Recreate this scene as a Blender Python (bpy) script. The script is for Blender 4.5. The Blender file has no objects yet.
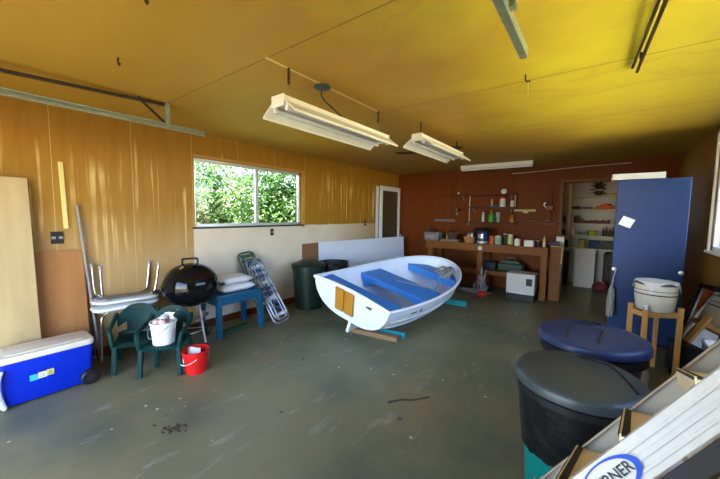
import bpy, bmesh, math, random
from mathutils import Vector, Matrix, noise
random.seed(7)
PI = math.pi
scene = bpy.context.scene
COL = scene.collection
V = Vector

# ------------------------------------------------------------------ materials
class NT:
    def __init__(s, name):
        s.m = bpy.data.materials.new(name); s.m.use_nodes = True
        s.t = s.m.node_tree; s.b = s.t.nodes['Principled BSDF']
    def n(s, typ, **kw):
        nd = s.t.nodes.new(typ)
        for k, v in kw.items(): setattr(nd, k, v)
        return nd
    def put(s, sock, v):
        if hasattr(v, 'links'): s.t.links.new(v, sock)
        else: sock.default_value = v
    def math(s, op, a, b=0.0, c=None, clamp=False):
        nd = s.n('ShaderNodeMath', operation=op, use_clamp=clamp)
        s.put(nd.inputs[0], a); s.put(nd.inputs[1], b)
        if c is not None: s.put(nd.inputs[2], c)
        return nd.outputs[0]
    def geo(s): return s.n('ShaderNodeNewGeometry').outputs['Position']
    def obj(s): return s.n('ShaderNodeTexCoord').outputs['Object']
    def sep(s, v):
        nd = s.n('ShaderNodeSeparateXYZ'); s.put(nd.inputs[0], v); return nd.outputs
    def scaled(s, v, sc):
        nd = s.n('ShaderNodeMapping'); s.put(nd.inputs[0], v); nd.inputs['Scale'].default_value = sc
        return nd.outputs[0]
    def noise(s, v, scale, detail=4, rough=.6):
        nd = s.n('ShaderNodeTexNoise'); s.put(nd.inputs['Vector'], v)
        nd.inputs['Scale'].default_value = scale; nd.inputs['Detail'].default_value = detail
        nd.inputs['Roughness'].default_value = rough
        return nd.outputs[0]
    def ramp(s, f, a, b):
        nd = s.n('ShaderNodeMapRange'); s.put(nd.inputs[0], f)
        nd.inputs[1].default_value = a; nd.inputs[2].default_value = b
        return nd.outputs[0]
    def mix(s, f, a, b):
        nd = s.n('ShaderNodeMix', data_type='RGBA'); s.put(nd.inputs[0], f)
        for i, v in ((6, a), (7, b)):
            s.put(nd.inputs[i], v if hasattr(v, 'links') else (*v, 1) if len(v) == 3 else v)
        return nd.outputs[2]
    def done(s, col, rough=.6, metal=0., bump=None, bs=.2, spec=None):
        s.put(s.b.inputs['Base Color'], col if hasattr(col, 'links') else (*col, 1))
        s.put(s.b.inputs['Roughness'], rough); s.b.inputs['Metallic'].default_value = metal
        if spec is not None: s.b.inputs['Specular IOR Level'].default_value = spec
        if bump is not None:
            nd = s.n('ShaderNodeBump'); nd.inputs['Strength'].default_value = bs
            nd.inputs['Distance'].default_value = .02
            s.put(nd.inputs['Height'], bump); s.put(s.b.inputs['Normal'], nd.outputs[0])
        return s.m

def pmat(name, c, rough=.55, metal=0., var=.12, scale=9., bump=.0, spec=None):
    t = NT(name); f = t.noise(t.obj(), scale)
    a = tuple(min(1, x*(1+var)) for x in c); b = tuple(x*(1-var) for x in c)
    r = t.math('ADD', rough-.08, t.math('MULTIPLY', f, .16))
    return t.done(t.mix(f, b, a), r, metal, f if bump else None, bump, spec)

def wood(name, c1, c2, sc=(1.5, 22, 22), rough=.55):
    t = NT(name); v = t.scaled(t.obj(), sc)
    f = t.noise(v, 1.6, 6); g = t.noise(t.obj(), 2.2)
    return t.done(t.mix(t.math('ADD', t.math('MULTIPLY', f, .75), t.math('MULTIPLY', g, .3)), c1, c2), rough, 0, f, .12, .22)

M = {}
def build_mats():
    # left wall: stained plywood with pale runs and a paler, bleached sheet under the window
    t = NT('plywood_wall'); p = t.geo(); x, y, z = t.sep(p)
    g = t.noise(t.scaled(p, (1, 7, .8)), 3, 6)
    base = t.mix(g, (.27, .116, .008), (.39, .195, .018))
    st = t.noise(t.scaled(p, (1, 11, .34)), 1.9, 3, .45)
    blot = t.noise(t.scaled(p, (1, 1.3, .9)), 1.3, 2)
    drip = t.math('MULTIPLY', t.ramp(st, .575, .64), t.ramp(blot, .42, .54))
    hi = t.ramp(z, 2.25, 1.9)
    base = t.mix(t.math('MULTIPLY', t.math('MULTIPLY', drip, hi), .75), base, (.74, .50, .19))
    w = t.noise(t.scaled(p, (1, 2, 2)), 2.5, 4)
    pale = t.mix(w, (.60, .49, .36), (.76, .64, .50))
    lowz = t.ramp(t.math('ADD', z, t.math('MULTIPLY', w, .04)), 1.285, 1.27)
    msk = t.math('MULTIPLY', lowz, t.ramp(y, 1.865, 1.875))
    base = t.mix(t.math('MULTIPLY', msk, t.ramp(y, 6.4, 4.3)), base, pale)
    nl = t.ramp(t.math('ADD', z, t.math('MULTIPLY', t.noise(t.scaled(p, (1, 5, 1)), 1.5, 3), .5)), 1.75, 1.15)
    base = t.mix(t.math('MULTIPLY', t.math('MULTIPLY', nl, t.math('LESS_THAN', y, 1.87)), .75), base, (.50, .32, .15))
    sm = t.math('ABSOLUTE', t.math('SUBTRACT', t.math('FRACT', t.math('DIVIDE', t.math('SUBTRACT', y, 1.87-1.22*4), .61)), .5))
    base = t.mix(t.math('MULTIPLY', t.ramp(sm, .4945, .497), .55), base, (.72, .50, .22))
    M['wall_left'] = t.done(base, .5, 0, g, .06, .22)
    # back wall: red-brown stained plywood
    t = NT('redbrown_plywood'); p = t.geo(); x, y, z = t.sep(p)
    g = t.noise(t.scaled(p, (5, 1, .7)), 3, 6)
    base = t.mix(g, (.11, .023, .002), (.19, .044, .004))
    sm = t.math('ABSOLUTE', t.math('SUBTRACT', t.math('FRACT', t.math('DIVIDE', t.math('ADD', x, 5), 1.22)), .5))
    base = t.mix(t.ramp(sm, .494, .498), base, (.05, .02, .006))
    M['wall_back'] = t.done(base, .55, 0, g, .06, .15)
    t = NT('brown_plywood'); p = t.geo()
    g = t.noise(t.scaled(p, (1, 6, .8)), 3, 6)
    M['wall_right'] = t.done(t.mix(g, (.17, .075, .014), (.27, .125, .026)), .55, 0, g, .06, .2)
    # ceiling: yellowed plywood sheets with dark joints and faint water rings; light falloff painted in
    t = NT('plywood_ceiling'); p = t.geo(); x, y, z = t.sep(p)
    g = t.noise(t.scaled(p, (1, 2.4, 1)), 1.3, 5)
    base = t.mix(g, (.52, .41, .026), (.66, .54, .045))
    wp = t.noise(p, .8, 3)
    ring = t.math('ABSOLUTE', t.math('SUBTRACT', wp, .56))
    base = t.mix(t.math('MULTIPLY', t.ramp(ring, .02, .0), .25), base, (.40, .22, .05))
    base = t.mix(t.math('MULTIPLY', t.ramp(t.math('ADD', x, t.math('MULTIPLY', t.noise(p, .9, 4), 2.2)), 1.1, -.1), .86), base, t.mix(g, (.335, .165, .024), (.43, .222, .038)))  # darker orange blend paints in the dimmer light on the left
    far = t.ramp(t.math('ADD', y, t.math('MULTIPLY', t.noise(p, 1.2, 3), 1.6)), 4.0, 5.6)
    base = t.mix(t.math('MULTIPLY', far, .7), base, t.mix(g, (.33, .175, .035), (.40, .225, .05)))  # light falloff towards the back wall painted as a browner tone
    sm = t.math('ABSOLUTE', t.math('SUBTRACT', t.math('FRACT', t.math('DIVIDE', t.math('ADD', y, 1.27*.5+1.26), 1.27)), .5))
    fade = t.math('ADD', .35, t.math('MULTIPLY', t.noise(p, 3), .7))
    base = t.mix(t.math('MULTIPLY', t.ramp(sm, .0055, .002), fade), base, (.16, .07, .015))
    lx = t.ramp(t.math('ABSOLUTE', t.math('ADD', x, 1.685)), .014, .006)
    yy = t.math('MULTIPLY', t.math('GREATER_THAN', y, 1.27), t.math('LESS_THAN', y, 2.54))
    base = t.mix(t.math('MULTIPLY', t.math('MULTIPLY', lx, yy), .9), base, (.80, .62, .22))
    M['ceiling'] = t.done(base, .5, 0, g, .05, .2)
    # floor: worn grey-green painted concrete, scuffs, rust spots, white flecks
    t = NT('painted_concrete'); p = t.geo()
    a = t.noise(p, 1.1, 6, .65); b = t.noise(p, 6., 5, .7)
    base = t.mix(t.ramp(a, .35, .68), (.092, .106, .072), (.205, .200, .118))
    base = t.mix(t.math('MULTIPLY', t.ramp(b, .58, .72), .5), base, (.09, .085, .055))
    wm = t.noise(t.scaled(p, (1, 1, 1)), .55, 3)
    base = t.mix(t.math('MULTIPLY', t.ramp(wm, .46, .60), .55), base, (.205, .170, .080))
    sc = t.noise(t.scaled(p, (2.5, .8, 1)), 3., 6, .7)
    base = t.mix(t.math('MULTIPLY', t.ramp(sc, .58, .72), .4), base, (.40, .41, .37))
    r = t.noise(p, 1.7, 2)
    base = t.mix(t.math('MULTIPLY', t.ramp(r, .66, .74), .55), base, (.26, .10, .05))
    vo = t.n('ShaderNodeTexVoronoi'); t.put(vo.inputs['Vector'], p); vo.inputs['Scale'].default_value = 8.
    sel = t.math('GREATER_THAN', t.sep(vo.outputs['Color'])[0], .80)
    base = t.mix(t.math('MULTIPLY', t.ramp(vo.outputs['Distance'], .10, .06), sel), base, (.62, .60, .52))
    vo = t.n('ShaderNodeTexVoronoi'); t.put(vo.inputs['Vector'], p); vo.inputs['Scale'].default_value = 4.1
    sel = t.math('GREATER_THAN', t.sep(vo.outputs['Color'])[1], .72)
    base = t.mix(t.math('MULTIPLY', t.ramp(vo.outputs['Distance'], .09, .05), sel), base, (.05, .04, .03))
    M['floor'] = t.done(base, t.math('ADD', .34, t.math('MULTIPLY', a, .3)), 0, b, .10)
    # timber and boards
    M['pale_ply'] = wood('pale_plywood', (.33, .21, .085), (.63, .47, .25), (7, 5.0, .8))
    M['red_ply'] = wood('reddish_plywood', (.25, .095, .028), (.50, .22, .075), (7, 8, .7))
    M['bench'] = wood('workbench_wood', (.13, .040, .007), (.25, .085, .015), (1.2, 18, 18))
    M['pine'] = wood('pine', (.50, .25, .075), (.66, .37, .13), (14, 14, 1.2), .4)
    M['jamb'] = wood('jamb_wood', (.13, .040, .008), (.22, .075, .016), (14, 14, 1.2))
    M['orange_wood'] = wood('varnished_board', (.40, .16, .018), (.54, .24, .03), (9, 9, 1.2), .3)
    M['beam_wood'] = wood('timber', (.20, .11, .05), (.33, .19, .09), (1.5, 20, 20))
    M['shelf_wood'] = wood('dark_red_shelf', (.07, .018, .008), (.13, .035, .015), (1.2, 18, 18))
    M['shelf_dark'] = wood('dark_shelf', (.035, .022, .012), (.07, .04, .02), (1.2, 18, 18))
    # plastics and paints
    P = lambda k, c, r=.45, me=0., var=.08, sc=8., bump=0., spec=.3: M.__setitem__(k, pmat(k, c, r, me, var, sc, bump, spec))
    P('gelcoat', (.80, .82, .84), .22); P('gelcoat_in', (.88, .89, .92), .35)
    P('boat_blue', (.045, .22, .62), .42); P('rope', (.34, .31, .25), .9, 0, .3, 60)
    P('navy', (.02, .03, .12), .4); P('ink', (.03, .03, .04), .5)
    P('cooler_blue', (.003, .022, .42), .5, 0, .08, 8, 0, .12); P('white_plastic', (.80, .79, .76), .4); P('lid_white', (.68, .60, .50), .5)
    P('black_plastic', (.012, .012, .013), .4); P('cyan_print', (.05, .45, .75), .4); P('yellow_print', (.72, .60, .12), .4)
    P('chair_green', (.002, .032, .029), .5, 0, .08, 8, 0, .18); P('teal', (.01, .26, .30), .6); P('teal_can', (.0, .16, .13), .45)
    P('table_white', (.78, .77, .75), .4); P('chrome', (.72, .72, .74), .18, 1.); P('foot_gray', (.28, .27, .27), .6)
    P('enamel', (.004, .004, .005), .09, 0, .05); P('alu', (.68, .69, .70), .32, 1.)
    P('table_blue', (.006, .075, .16), .4); P('cushion', (.74, .73, .76), .85, 0, .1, 5, .3)
    P('strap_blue', (.03, .07, .22), .7); P('strap_white', (.6, .62, .7), .7); P('tube_dark', (.10, .12, .10), .35, .6)
    P('tube_grey', (.26, .27, .31), .38, .5)
    P('red_plastic', (.62, .012, .012), .3); P('rag', (.62, .40, .38), .9, 0, .5, 18); P('rag_white', (.78, .75, .76), .9)
    P('can_green', (.008, .019, .012), .4); P('bag_black', (.006, .006, .006), .34, 0, .3, 20, .3)
    P('lid_green', (.038, .047, .047), .38, 0, .08, 8, 0, .45); P('lid_blue', (.016, .030, .088), .36, 0, .08, 8, 0, .45); P('can_dark', (.02, .021, .024), .45)
    P('mdf_white', (.66, .67, .74), .45); P('frame_white', (.74, .74, .74), .4); P('brown_panel', (.24, .11, .05), .6)
    P('grey_tub', (.17, .155, .165), .5); P('yellow', (.58, .44, .10), .5); P('brown_dark', (.06, .035, .025), .6)
    P('tray_grey', (.20, .16, .16), .5); P('wicker', (.42, .20, .07), .75, 0, .4, 45, .5); P('silver', (.6, .6, .62), .3, .7)
    P('can_white', (.72, .70, .64), .5); P('can_red', (.50, .09, .04), .45); P('jar_teal', (.26, .36, .31), .35)
    P('can_cream', (.56, .50, .24), .45); P('bottle_green', (.05, .36, .03), .35); P('bottle_grey', (.36, .36, .40), .4)
    P('amber', (.52, .20, .03), .35); P('purple', (.05, .02, .06), .5); P('red_dark', (.16, .02, .015), .45)
    P('blue_pan', (.02, .07, .24), .45); P('tan', (.60, .46, .24), .6)
    P('heater', (.56, .54, .54), .4); P('wire', (.36, .37, .42), .4, .3); P('toolbox', (.02, .055, .03), .45)
    P('store_wall', (.58, .57, .53), .7); P('store_shelf', (.66, .60, .40), .6); P('leaf_dark', (.02, .04, .012), .6)
    P('orange_red', (.60, .10, .02), .6); P('maroon', (.16, .015, .03), .6); P('lime', (.42, .50, .03), .4)
    P('denim', (.03, .06, .16), .7); P('green_dark', (.015, .07, .035), .5); P('store_panel', (.74, .70, .66), .5)
    P('paper', (.80, .80, .82), .7); P('poly_bag', (.62, .62, .60), .35)
    P('crock', (.66, .61, .52), .22); P('crock_line', (.01, .012, .03), .3); P('spigot', (.75, .77, .8), .3)
    P('galv', (.30, .34, .26), .45, .5, .45, 30); P('iron_dark', (.06, .045, .035), .5, .5); P('chain', (.35, .30, .2), .4, .7)
    P('fix_white', (.80, .78, .66), .35); P('tube', (.72, .74, .76), .2); P('socket', (.72, .70, .68), .4)
    P('box_blue', (.07, .10, .12), .5, .3); P('cable', (.05, .035, .02), .6); P('cable_white', (.60, .52, .36), .6)
    P('outlet', (.018, .014, .012), .4); P('ladder_web', (.62, .59, .55), .5, .1, .10, 30); P('ladder_alu', (.42, .35, .26), .45, .2)
    P('rubber', (.035, .03, .03), .7); P('logo_blue', (.01, .07, .52), .4); P('ladder_tan', (.84, .68, .44), .45, .2)
    P('yardstick', (.74, .60, .20), .5); P('alu_frame', (.66, .67, .67), .35, .6); P('trim_wood', (.46, .24, .06), .5)
    P('trunk', (.12, .08, .05), .9); P('asphalt', (.10, .09, .07), .9, 0, .15, 2); P('lawn', (.34, .42, .07), .9, 0, .3, 2)
    P('added_eave_roofing', (.10, .10, .10), .9); P('gravel', (.80, .77, .42), .9, 0, .15, 3); P('siding', (.55, .50, .42), .8); P('fence', (.80, .66, .52), .8)
    P('dull_bag', (.26, .25, .23), .5); P('jug', (.40, .42, .42), .25); P('litter', (.06, .045, .03), .9)
    for nm, c in (('leaf_a', (.035, .10, .018)), ('leaf_b', (.075, .17, .035)), ('leaf_c', (.20, .30, .14))):
        t = NT(nm); f = t.noise(t.geo(), 7)
        t.done(t.mix(f, tuple(x*.6 for x in c), c), .5)
        t.b.inputs['Transmission Weight'].default_value = 0
        tr = t.n('ShaderNodeBsdfTranslucent'); tr.inputs[0].default_value = (c[0]*1.2, c[1]*1.1, c[2], 1)
        mx = t.n('ShaderNodeMixShader'); mx.inputs[0].default_value = .4
        out = t.t.nodes['Material Output']
        t.t.links.new(t.b.outputs[0], mx.inputs[1]); t.t.links.new(tr.outputs[0], mx.inputs[2]); t.t.links.new(mx.outputs[0], out.inputs[0])
        M[nm] = t.m
    t = NT('glossy_black'); f = t.noise(t.obj(), 3)
    M['gloss_black'] = t.done(t.mix(f, (.012, .033, .115), (.016, .041, .14)), .36, 0, None, 0, .3)
    t = NT('mirror'); M['mirror'] = t.done((.74, .72, .68), .02, 1.)
    t = NT('clear_glass'); t.done((1, 1, 1), .0); out = t.t.nodes['Material Output']
    tb = t.n('ShaderNodeBsdfTransparent'); gl = t.n('ShaderNodeBsdfGlossy'); gl.inputs['Roughness'].default_value = .02
    fr = t.n('ShaderNodeFresnel'); fr.inputs[0].default_value = 1.3; mx = t.n('ShaderNodeMixShader')
    t.t.links.new(fr.outputs[0], mx.inputs[0]); t.t.links.new(tb.outputs[0], mx.inputs[1]); t.t.links.new(gl.outputs[0], mx.inputs[2])
    t.t.links.new(mx.outputs[0], out.inputs[0]); M['glass'] = t.m
    t = NT('screen_mesh'); M['screen'] = t.done(t.mix(t.noise(t.obj(), 5), (.055, .04, .018), (.075, .055, .026)), .35)
build_mats()

# ------------------------------------------------------------------ mesh helpers
class MB:
    def __init__(s): s.v = []; s.f = []; s.mi = []; s.cur = 0
    def add(s, vs, fs):
        b = len(s.v); s.v += [V(p) for p in vs]
        for f in fs: s.f.append([b+i for i in f]); s.mi.append(s.cur)
        return s
    def box(s, c, d, rot=None, taper=1.):
        hx, hy, hz = d[0]/2, d[1]/2, d[2]/2
        vs = [V((sx*hx*(taper if sz < 0 else 1), sy*hy*(taper if sz < 0 else 1), sz*hz)) for sz in (-1, 1) for sy in (-1, 1) for sx in (-1, 1)]
        if rot is not None: vs = [rot @ p for p in vs]
        c = V(c)
        return s.add([p+c for p in vs], [(0,2,3,1),(4,5,7,6),(0,1,5,4),(2,6,7,3),(0,4,6,2),(1,3,7,5)])
    def bar(s, a, b, w, h, up=(0,0,1)):
        a, b = V(a), V(b); d = (b-a); L = d.length; d.normalize()
        u = V(up)
        if abs(d.dot(u)) > .98: u = V((0, 1, 0))
        sx = d.cross(u).normalized(); sz = sx.cross(d).normalized()
        R = Matrix((sx, d, sz)).transposed()
        return s.box((a+b)/2, (w, L, h), R)
    def tube(s, pts, r, n=8, closed=False, cap=True):
        pts = [V(p) for p in pts]; m = len(pts)
        rs = r if isinstance(r, (list, tuple)) else [r]*m
        rings = []; prev = None
        for i, p in enumerate(pts):
            if closed: t = pts[(i+1) % m]-pts[i-1]
            else: t = pts[min(i+1, m-1)]-pts[max(i-1, 0)]
            t.normalize()
            if prev is None:
                a = V((0, 0, 1)) if abs(t.z) < .9 else V((1, 0, 0))
                x = t.cross(a).normalized()
            else:
                x = (prev-t*prev.dot(t)).normalized()
            prev = x; y = t.cross(x)
            rings.append([p+(x*math.cos(2*PI*k/n)+y*math.sin(2*PI*k/n))*rs[i] for k in range(n)])
        vs = [q for rg in rings for q in rg]; fs = []
        for i in range(m if closed else m-1):
            j = (i+1) % m
            for k in range(n):
                fs.append((i*n+k, i*n+(k+1) % n, j*n+(k+1) % n, j*n+k))
        if cap and not closed:
            fs.append(tuple(range(n))[::-1]); fs.append(tuple((m-1)*n+k for k in range(n)))
        return s.add(vs, fs)
    def lathe(s, prof, c=(0,0,0), n=28, rot=None, sy=1.):
        c = V(c); vs = []; fs = []
        for r, z in prof:
            for k in range(n):
                p = V((r*math.cos(2*PI*k/n), sy*r*math.sin(2*PI*k/n), z))
                vs.append((rot @ p if rot is not None else p)+c)
        for i in range(len(prof)-1):
            for k in range(n):
                fs.append((i*n+k, i*n+(k+1) % n, (i+1)*n+(k+1) % n, (i+1)*n+k))
        if prof[0][0] > 1e-6: fs.append(tuple(range(n))[::-1])
        if prof[-1][0] > 1e-6: fs.append(tuple((len(prof)-1)*n+k for k in range(n)))
        return s.add(vs, fs)
    def prism(s, poly, z0, z1, fn=None):
        n = len(poly); fn = fn or (lambda x, y, z: (x, y, z))
        vs = [fn(x, y, z0) for x, y in poly]+[fn(x, y, z1) for x, y in poly]
        fs = [tuple(range(n))[::-1], tuple(range(n, 2*n))]+[(i, (i+1) % n, n+(i+1) % n, n+i) for i in range(n)]
        return s.add(vs, fs)
    def grid(s, fn, nu, nv, wrap=False, skip=None):
        vs = [fn(i/nu, j/nv) for j in range(nv+1) for i in range(nu+1)]
        fs = [(j*(nu+1)+i, j*(nu+1)+i+1, (j+1)*(nu+1)+i+1, (j+1)*(nu+1)+i) for j in range(nv) for i in range(nu) if not (skip and skip(i, j))]
        return s.add(vs, fs)
    def sphere(s, c, r, n=14, sc=(1,1,1)):
        prof = [(max(1e-7, r*math.sin(PI*i/n)), -r*math.cos(PI*i/n)) for i in range(n+1)]
        k0 = len(s.v); s.lathe(prof, (0,0,0), n*2)
        for i in range(k0, len(s.v)):
            p = s.v[i]; s.v[i] = V((p.x*sc[0], p.y*sc[1], p.z*sc[2]))+V(c)
        return s
    def build(s, name, mat, parent=None, smooth=True, bevel=0., solid=0., sub=0, seg=2):
        me = bpy.data.meshes.new(name)
        me.from_pydata([tuple(p) for p in s.v], [], s.f)
        mats = mat if isinstance(mat, list) else [mat]
        for m in mats: me.materials.append(M[m] if isinstance(m, str) else m)
        for p, i in zip(me.polygons, s.mi): p.material_index = i
        bm = bmesh.new(); bm.from_mesh(me)
        bmesh.ops.remove_doubles(bm, verts=bm.verts, dist=1e-6)
        bmesh.ops.recalc_face_normals(bm, faces=bm.faces); bm.to_mesh(me); bm.free()
        o = bpy.data.objects.new(name, me); COL.objects.link(o)
        if parent is not None: o.parent = parent
        if smooth:
            for p in me.polygons: p.use_smooth = True
        if solid:
            md = o.modifiers.new('s', 'SOLIDIFY'); md.thickness = solid; md.offset = 0
        if bevel:
            md = o.modifiers.new('b', 'BEVEL'); md.width = bevel; md.segments = seg; md.limit_method = 'ANGLE'; md.angle_limit = .6
        if sub:
            md = o.modifiers.new('u', 'SUBSURF'); md.levels = sub; md.render_levels = sub
        if smooth:
            md = o.modifiers.new('e', 'EDGE_SPLIT'); md.split_angle = math.radians(38)
        return o

def tag(o, label, cat, group=None, kind=None):
    o['label'] = label; o['category'] = cat
    if group: o['group'] = group
    if kind: o['kind'] = kind
    return o
def thing(name, label, cat, loc=(0,0,0), rz=0., group=None):
    o = bpy.data.objects.new(name, None); COL.objects.link(o); o.empty_display_size = .1
    o.location = loc; o.rotation_euler = (0, 0, rz)
    return tag(o, label, cat, group)
def struct(o): o['kind'] = 'structure'; return o
def dup(root, loc, rz, label):
    r = root.copy(); COL.objects.link(r); r.location = loc; r.rotation_euler = (0, 0, rz); r['label'] = label
    for ch in list(root.children):
        c = ch.copy(); COL.objects.link(c); c.parent = r
        for g in list(ch.children):
            d = g.copy(); COL.objects.link(d); d.parent = c
    return r
def B(name, c, d, mat, parent=None, bevel=.004, rot=None):
    return MB().box(c, d, rot).build(name, mat, parent, False, bevel)
def rrect(w, h, r, n=5):
    out = []
    for cx, cy, a0 in ((w/2-r, h/2-r, 0), (-w/2+r, h/2-r, 90), (-w/2+r, -h/2+r, 180), (w/2-r, -h/2+r, 270)):
        for k in range(n+1):
            a = math.radians(a0+90*k/n); out.append((cx+r*math.cos(a), cy+r*math.sin(a)))
    return out
def smoothpath(pts, n=8):
    pts = [V(p) for p in pts]; out = []
    for i in range(len(pts)-1):
        p0 = pts[max(i-1, 0)]; p1 = pts[i]; p2 = pts[i+1]; p3 = pts[min(i+2, len(pts)-1)]
        for k in range(n):
            t = k/n
            out.append(.5*((2*p1)+(p2-p0)*t+(2*p0-5*p1+4*p2-p3)*t*t+(3*p1-p0-3*p2+p3)*t**3))
    return out+[pts[-1]]

# ------------------------------------------------------------------ room shell
XL, XR, YF, YB, ZC = -3.9, .95, -.95, 6.8, 2.4
T = .12
struct(MB().box(((XL+XR)/2, (YF+8.6)/2, -.06), (XR-XL+2*T+1.0, 8.6-YF+.4, .12)).build('floor', 'floor', None, False))
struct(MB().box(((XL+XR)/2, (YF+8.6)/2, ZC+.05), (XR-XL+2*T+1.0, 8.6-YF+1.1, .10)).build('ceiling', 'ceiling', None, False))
# left wall, window hole Y 1.89..3.62, Z 1.265..2.105
WY0, WY1, WZ0, WZ1 = 1.89, 3.62, 1.265, 2.105
mb = MB()
def yzbox(mb, x, y0, y1, z0, z1, t=T, sgn=-1): mb.box((x+sgn*t/2, (y0+y1)/2, (z0+z1)/2), (t, y1-y0, z1-z0))
yzbox(mb, XL, YF-T, WY0, 0, ZC); yzbox(mb, XL, WY1, 8.6, 0, ZC); yzbox(mb, XL, WY0, WY1, 0, WZ0); yzbox(mb, XL, WY0, WY1, WZ1, ZC)
struct(mb.build('wall_left', 'wall_left', None, False))
# right wall, window hole, its unseen near part lengthened to admit more light
RY0, RY1, RZ0, RZ1 = 1.1, 4.79, 1.12, 2.31
mb = MB()
yzbox(mb, XR, YF-T, RY0, 0, ZC, T, 1); yzbox(mb, XR, RY1, 8.6, 0, ZC, T, 1); yzbox(mb, XR, RY0, RY1, 0, RZ0, T, 1); yzbox(mb, XR, RY0, RY1, RZ1, ZC, T, 1)
struct(mb.build('wall_right', 'wall_right', None, False))
# back wall with the storeroom doorway
DX0, DX1, DZ = -.52, .27, 2.05
mb = MB()
for x0, x1, z0, z1 in ((XL, DX0, 0, ZC), (DX1, XR, 0, ZC), (DX0, DX1, DZ, ZC)):
    mb.box(((x0+x1)/2, YB+T/2, (z0+z1)/2), (x1-x0, T, z1-z0))
struct(mb.build('wall_back', 'wall_back', None, False))
# front wall with the wide vehicle opening behind the camera
OX0, OX1, OZ = -3.15, -.25, 2.12
mb = MB()
for x0, x1, z0, z1 in ((XL-T, OX0, 0, ZC), (OX1, XR+T, 0, ZC), (OX0, OX1, OZ, ZC)):
    mb.box(((x0+x1)/2, YF-T/2, (z0+z1)/2), (x1-x0, T, z1-z0))
struct(mb.build('wall_front', 'wall_left', None, False))
# storeroom shell (unseen opening added in its left wall for daylight)
mb = MB()
mb.box((-.2, 8.46, 1.2), (1.8, .1, 2.4))
struct(mb.build('wall_storeroom_back', 'store_wall', None, False))
mb = MB()
for y0, y1, z0, z1 in ((YB+T, 7.0, 0, ZC), (8.0, 8.42, 0, ZC), (7.0, 8.0, 0, 1.45), (7.0, 8.0, 2.15, ZC)):
    yzbox(mb, -1.0, y0, y1, z0, z1, .1)
struct(mb.build('wall_storeroom_left', 'store_wall', None, False))
# doorway casing
mb = MB()
mb.box((DX0-.012, YB-.012, DZ/2), (.045, .03, DZ)).box((DX1+.012, YB-.012, DZ/2), (.045, .03, DZ)).box(((DX0+DX1)/2, YB-.012, DZ+.03), (DX1-DX0+.07, .03, .05))
mb.box((DX0+.008, YB+.06, DZ/2), (.016, T, DZ)).box((DX1-.008, YB+.06, DZ/2), (.016, T, DZ))
struct(mb.build('trim_1', 'jamb', None, False, .003))
# outside ground and an unseen eave added to keep sun off the floor
struct(MB().box((-1.5, -7.2, -.2), (22, 12.2, .16)).build('ground_driveway', 'asphalt', None, False))
struct(MB().box((-11.5, 4, -.24), (15, 28, .16)).build('ground_lawn', 'lawn', None, False))
struct(MB().box((8.6, 4, -.24), (15, 28, .16)).build('ground_side_yard', 'gravel', None, False))
struct(MB().box((-1.5, -1.4, 2.52), (5.6, .8, .12)).build('added_shade_eave', 'added_eave_roofing', None, False))

# windows -------------------------------------------------------------
def window_left():
    r = bpy.data.objects.new('window_1', None); COL.objects.link(r); struct(r)
    x = XL-.055
    mb = MB()
    for z in (WZ0+.02, WZ1-.02): mb.box((x, (WY0+WY1)/2, z), (.05, WY1-WY0, .04))
    for y in (WY0+.015, WY1-.02): mb.box((x, y, (WZ0+WZ1)/2), (.05, .03, WZ1-WZ0))
    f = mb.build('window_frame', 'alu_frame', r, False, .003)
    ym = 2.79
    MB().box((x+.008, ym, (WZ0+WZ1)/2), (.04, .05, WZ1-WZ0-.07)).build('mullion', 'alu_frame', r, False, .003)
    MB().box((x-.01, (WY0+ym)/2, (WZ0+WZ1)/2), (.005, ym-WY0-.04, WZ1-WZ0-.07)).build('pane', 'glass', r, False)
    MB().box((x+.006, (WY1+ym)/2, (WZ0+WZ1)/2), (.005, WY1-ym-.05, WZ1-WZ0-.07)).build('pane', 'glass', r, False)
    MB().box((XL-.008, (WY0+WY1)/2, WZ0-.008), (.06, WY1-WY0+.06, .022)).build('window_sill', 'iron_dark', r, False, .003)
    mb = MB()
    mb.box((XL-.005, WY1+.035, (WZ0+WZ1)/2), (.03, .06, WZ1-WZ0+.08)).box((XL-.005, (WY0+WY1)/2, WZ1+.02), (.024, WY1-WY0, .03))
    mb.build('window_casing', 'trim_wood', r, False, .003)
window_left()
def window_right():
    r = bpy.data.objects.new('window_2', None); COL.objects.link(r); struct(r)
    x = XR+.05
    mb = MB()
    for z in (RZ0+.02, RZ1-.02): mb.box((x, (RY0+RY1)/2, z), (.06, RY1-RY0, .04))
    for y in (RY0+.02, RY1-.02, (RY0+RY1)/2): mb.box((x, y, (RZ0+RZ1)/2), (.06, .04, RZ1-RZ0))
    mb.build('window_frame', 'frame_white', r, False, .003)
    MB().box((x, (RY0+RY1)/2, (RZ0+RZ1)/2), (.005, RY1-RY0-.07, RZ1-RZ0-.07)).build('pane', 'glass', r, False)
    mb = MB()
    mb.box((XR+.02, (RY0+RY1)/2, RZ0-.01), (.10, RY1-RY0+.04, .025))
    mb.box((XR-.002, RY1+.012, (RZ0+RZ1)/2), (.02, .03, RZ1-RZ0+.03)).box((XR-.002, (RY0+RY1)/2, RZ1+.012), (.02, RY1-RY0, .03))
    mb.build('window_casing', 'frame_white', r, False, .003)
window_right()

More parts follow.
